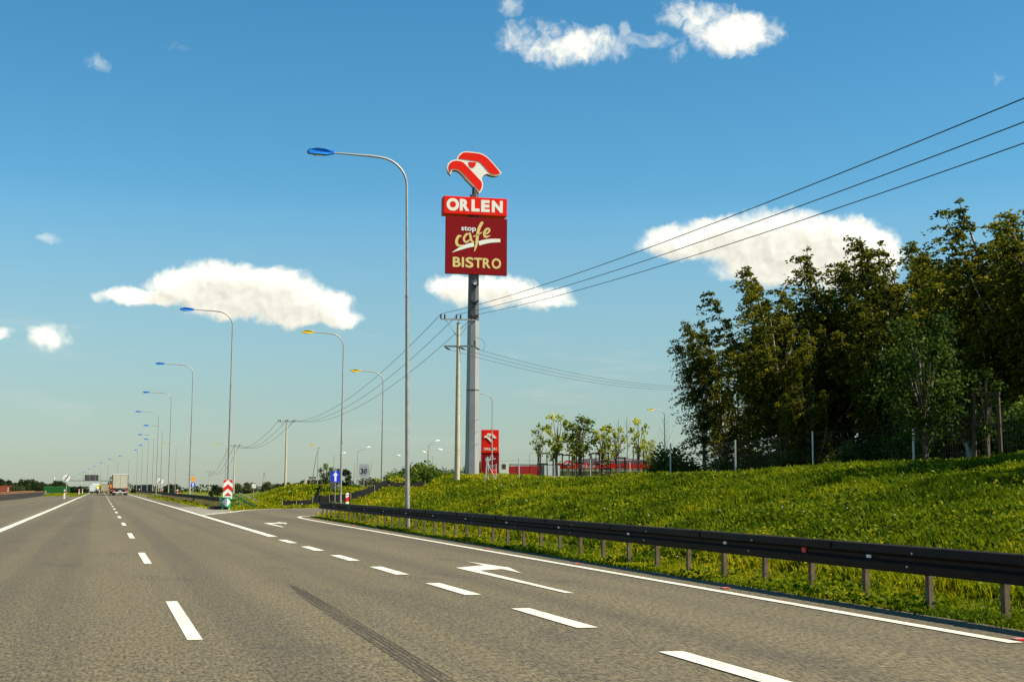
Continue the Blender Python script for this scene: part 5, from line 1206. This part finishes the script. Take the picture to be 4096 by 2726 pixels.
# ------------------------------------------------------------------ grass and wild flowers
def on_pavement(x, y):
    e = poly_dist(x, y, INNER); o = -poly_dist(x, y, OUTER)
    return ((x > -9.75) & (x < -3.25) & (y < 220)) | ((x > -3.4) & (x < 6.72)) | ((y < 63) & (x > 0) & (x < pav_x(y)-.06+.10*vnoise(x, y, 1.2, 9))) | ((e < .6) & (o < .4) & (y > 55)) | ((x < -11.2) & (x > -24.2))
def grass_points():
    pts = []
    def reg(x0, x1, y0, y1, n, d0):
        x = RNG.uniform(x0, x1, n); y = RNG.uniform(y0, y1, n); D = np.hypot(x, y); keep = RNG.random(n) < np.minimum(1, (d0/D)**1.7)
        x, y = x[keep], y[keep]; az = np.degrees(np.arctan2(x, y)); m = ~on_pavement(x, y) & (az < 44) & (az > -10); pts.append(np.stack([x[m], y[m]], 1))
    reg(8.0, 20, 8, 66, 330000, 17); reg(20, 34, 18, 78, 150000, 26); reg(8, 36, 66, 130, 90000, 60); reg(6.7, 14, 86, 200, 40000, 90); reg(-9.3, -3.3, 219, 300, 9000, 260); reg(-11.1, -10.0, 100, 230, 2500, 160)
    reg(8.05, 9.3, 8, 62, 16000, 20); reg(32, 44, 34, 80, 26000, 45)
    return np.concatenate(pts)
def build_grass():
    P = grass_points(); n = len(P); x, y = P[:, 0], P[:, 1]; z = gz(x, y); D = np.hypot(x, y)
    e = vnoise(x, y, .35, 4)*.5+vnoise(x, y, 1.1, 5)*.3+vnoise(x, y, 3.1, 6)*.2
    bare = (vnoise(x, y, .9, 7)*.6+vnoise(x, y, 2.3, 8)*.4) > .69
    keep = ~(bare & (RNG.random(n) < .85)); x, y, z, D, e = x[keep], y[keep], z[keep], D[keep], e[keep]; n = len(x)
    edge = (x < rail_x(np.clip(y, 0, 62))+.9) & (y < 63)
    B = 4; h = (.045+.16*e**1.5+.04*RNG.random(n)+.09*S(vnoise(x, y, 1.9, 33), .62, .85))*np.where((x < 9.2) & (y > 86), .45, 1)*np.where(D > 55, 1.25, 1)*np.where(edge, np.where(x < rail_x(np.clip(y, 0, 62))-.12, .42, .40), 1.0)
    V = []; T = []
    for b in range(B):
        a = RNG.uniform(0, 2*np.pi, n); ox, oy = RNG.normal(size=n)*.05*(1+D/60), RNG.normal(size=n)*.05*(1+D/60)
        hh = h*RNG.uniform(.55, 1.25, n); w = .0045+.00052*D*RNG.uniform(.6, 1.3, n); ln = hh*RNG.uniform(.15, .7, n); la = RNG.uniform(0, 2*np.pi, n)
        bx, by = x+ox, y+oy; dx, dy = np.cos(a)*w, np.sin(a)*w; lx, ly = np.cos(la)*ln-.12*hh, np.sin(la)*ln
        z0 = z-.03
        V.append(np.stack([np.stack([bx-dx, by-dy, z0], 1), np.stack([bx+dx, by+dy, z0], 1), np.stack([bx+lx*.4+dx*.8, by+ly*.4+dy*.8, z0+hh*.62], 1), np.stack([bx+lx*.4-dx*.8, by+ly*.4-dy*.8, z0+hh*.62], 1), np.stack([bx+lx, by+ly, z0+hh], 1)], 1))
        t = np.clip(-.24+1.30*(vnoise(x, y, .22, 12)*.34+vnoise(x, y, .8, 13)*.36+vnoise(x, y, 2.6, 14)*.30)+.13*RNG.normal(size=n)+.20*S(D, 28, 70)+.16*S(1.6-np.abs(x-rail_x(np.clip(y, 0, 62))-.9), 0, 1.4), 0, 1); T.append(np.repeat(t, 5))
    V = np.concatenate(V).reshape(-1, 3); T = np.concatenate(T); k_ = len(V)//5; i = np.arange(k_)*5
    F = np.concatenate([np.stack([i, i+1, i+2, i+3], 1), np.stack([i+3, i+2, i+4, i+4], 1)], 1)
    faces = np.stack([i, i+1, i+2, i+3, i+3, i+2, i+4], 1).ravel(); tot = np.tile([4, 3], k_)
    me = fast_mesh('grass', V, faces, tot, 'grass_blade', T)
    tag(place(me, 'grass'), 'long green and yellowing grass on the embankment and verges', 'grass', kind='stuff')
    # broad leaved weeds in patches
    m = (RNG.random(n) < (.05+.40*S(vnoise(x, y, .55, 21), .4, .75))*np.clip(1.5-D/55, .15, 1)) & (D < 100) & ((x > rail_x(np.clip(y, 0, 62))+.9) | (vnoise(x, y, .8, 25) > .6)); q = np.repeat(np.stack([x[m], y[m], z[m]+h[m]*.55], 1), 6, 0); q += RNG.normal(size=q.shape)*np.array([.10, .10, .035]); q[:, 2] += .02
    me = leaves_mesh('weeds', q, .034+.0007*np.hypot(q[:, 0], q[:, 1]), 'grass_blade', np.clip(np.repeat(.05+.55*vnoise(x[m], y[m], .7, 30)+.12*RNG.normal(size=int(m.sum())), 6)+.16*RNG.normal(size=len(q)), 0, 1), 1.5); tag(place(me, 'weeds'), 'dark broad leaved weeds growing in patches in the grass', 'weeds', kind='stuff')
    for nm, mt, cnt, lab in (('white_flowers', 'flower_white', 60, 'scattered white flower heads in the tall grass'), ('yellow_flowers', 'flower_yellow', 140, 'scattered small yellow flowers in the grass')):
        idx = RNG.choice(n, cnt, replace=False); idx = idx[(x[idx] > 9.4)]; mb = MB()
        for j in idx:
            s_ = .014+.0005*D[j]; zc = z[j]+h[j]*1.05; mb.add([(x[j]-s_, y[j], zc), (x[j], y[j]-s_, zc+.01), (x[j]+s_, y[j], zc), (x[j], y[j]+s_, zc+.01), (x[j], y[j], zc+s_*.7)], [(0, 1, 4), (1, 2, 4), (2, 3, 4), (3, 0, 4)])
        tag(mb.build(nm, mt), lab, 'flowers', kind='stuff')
build_grass()
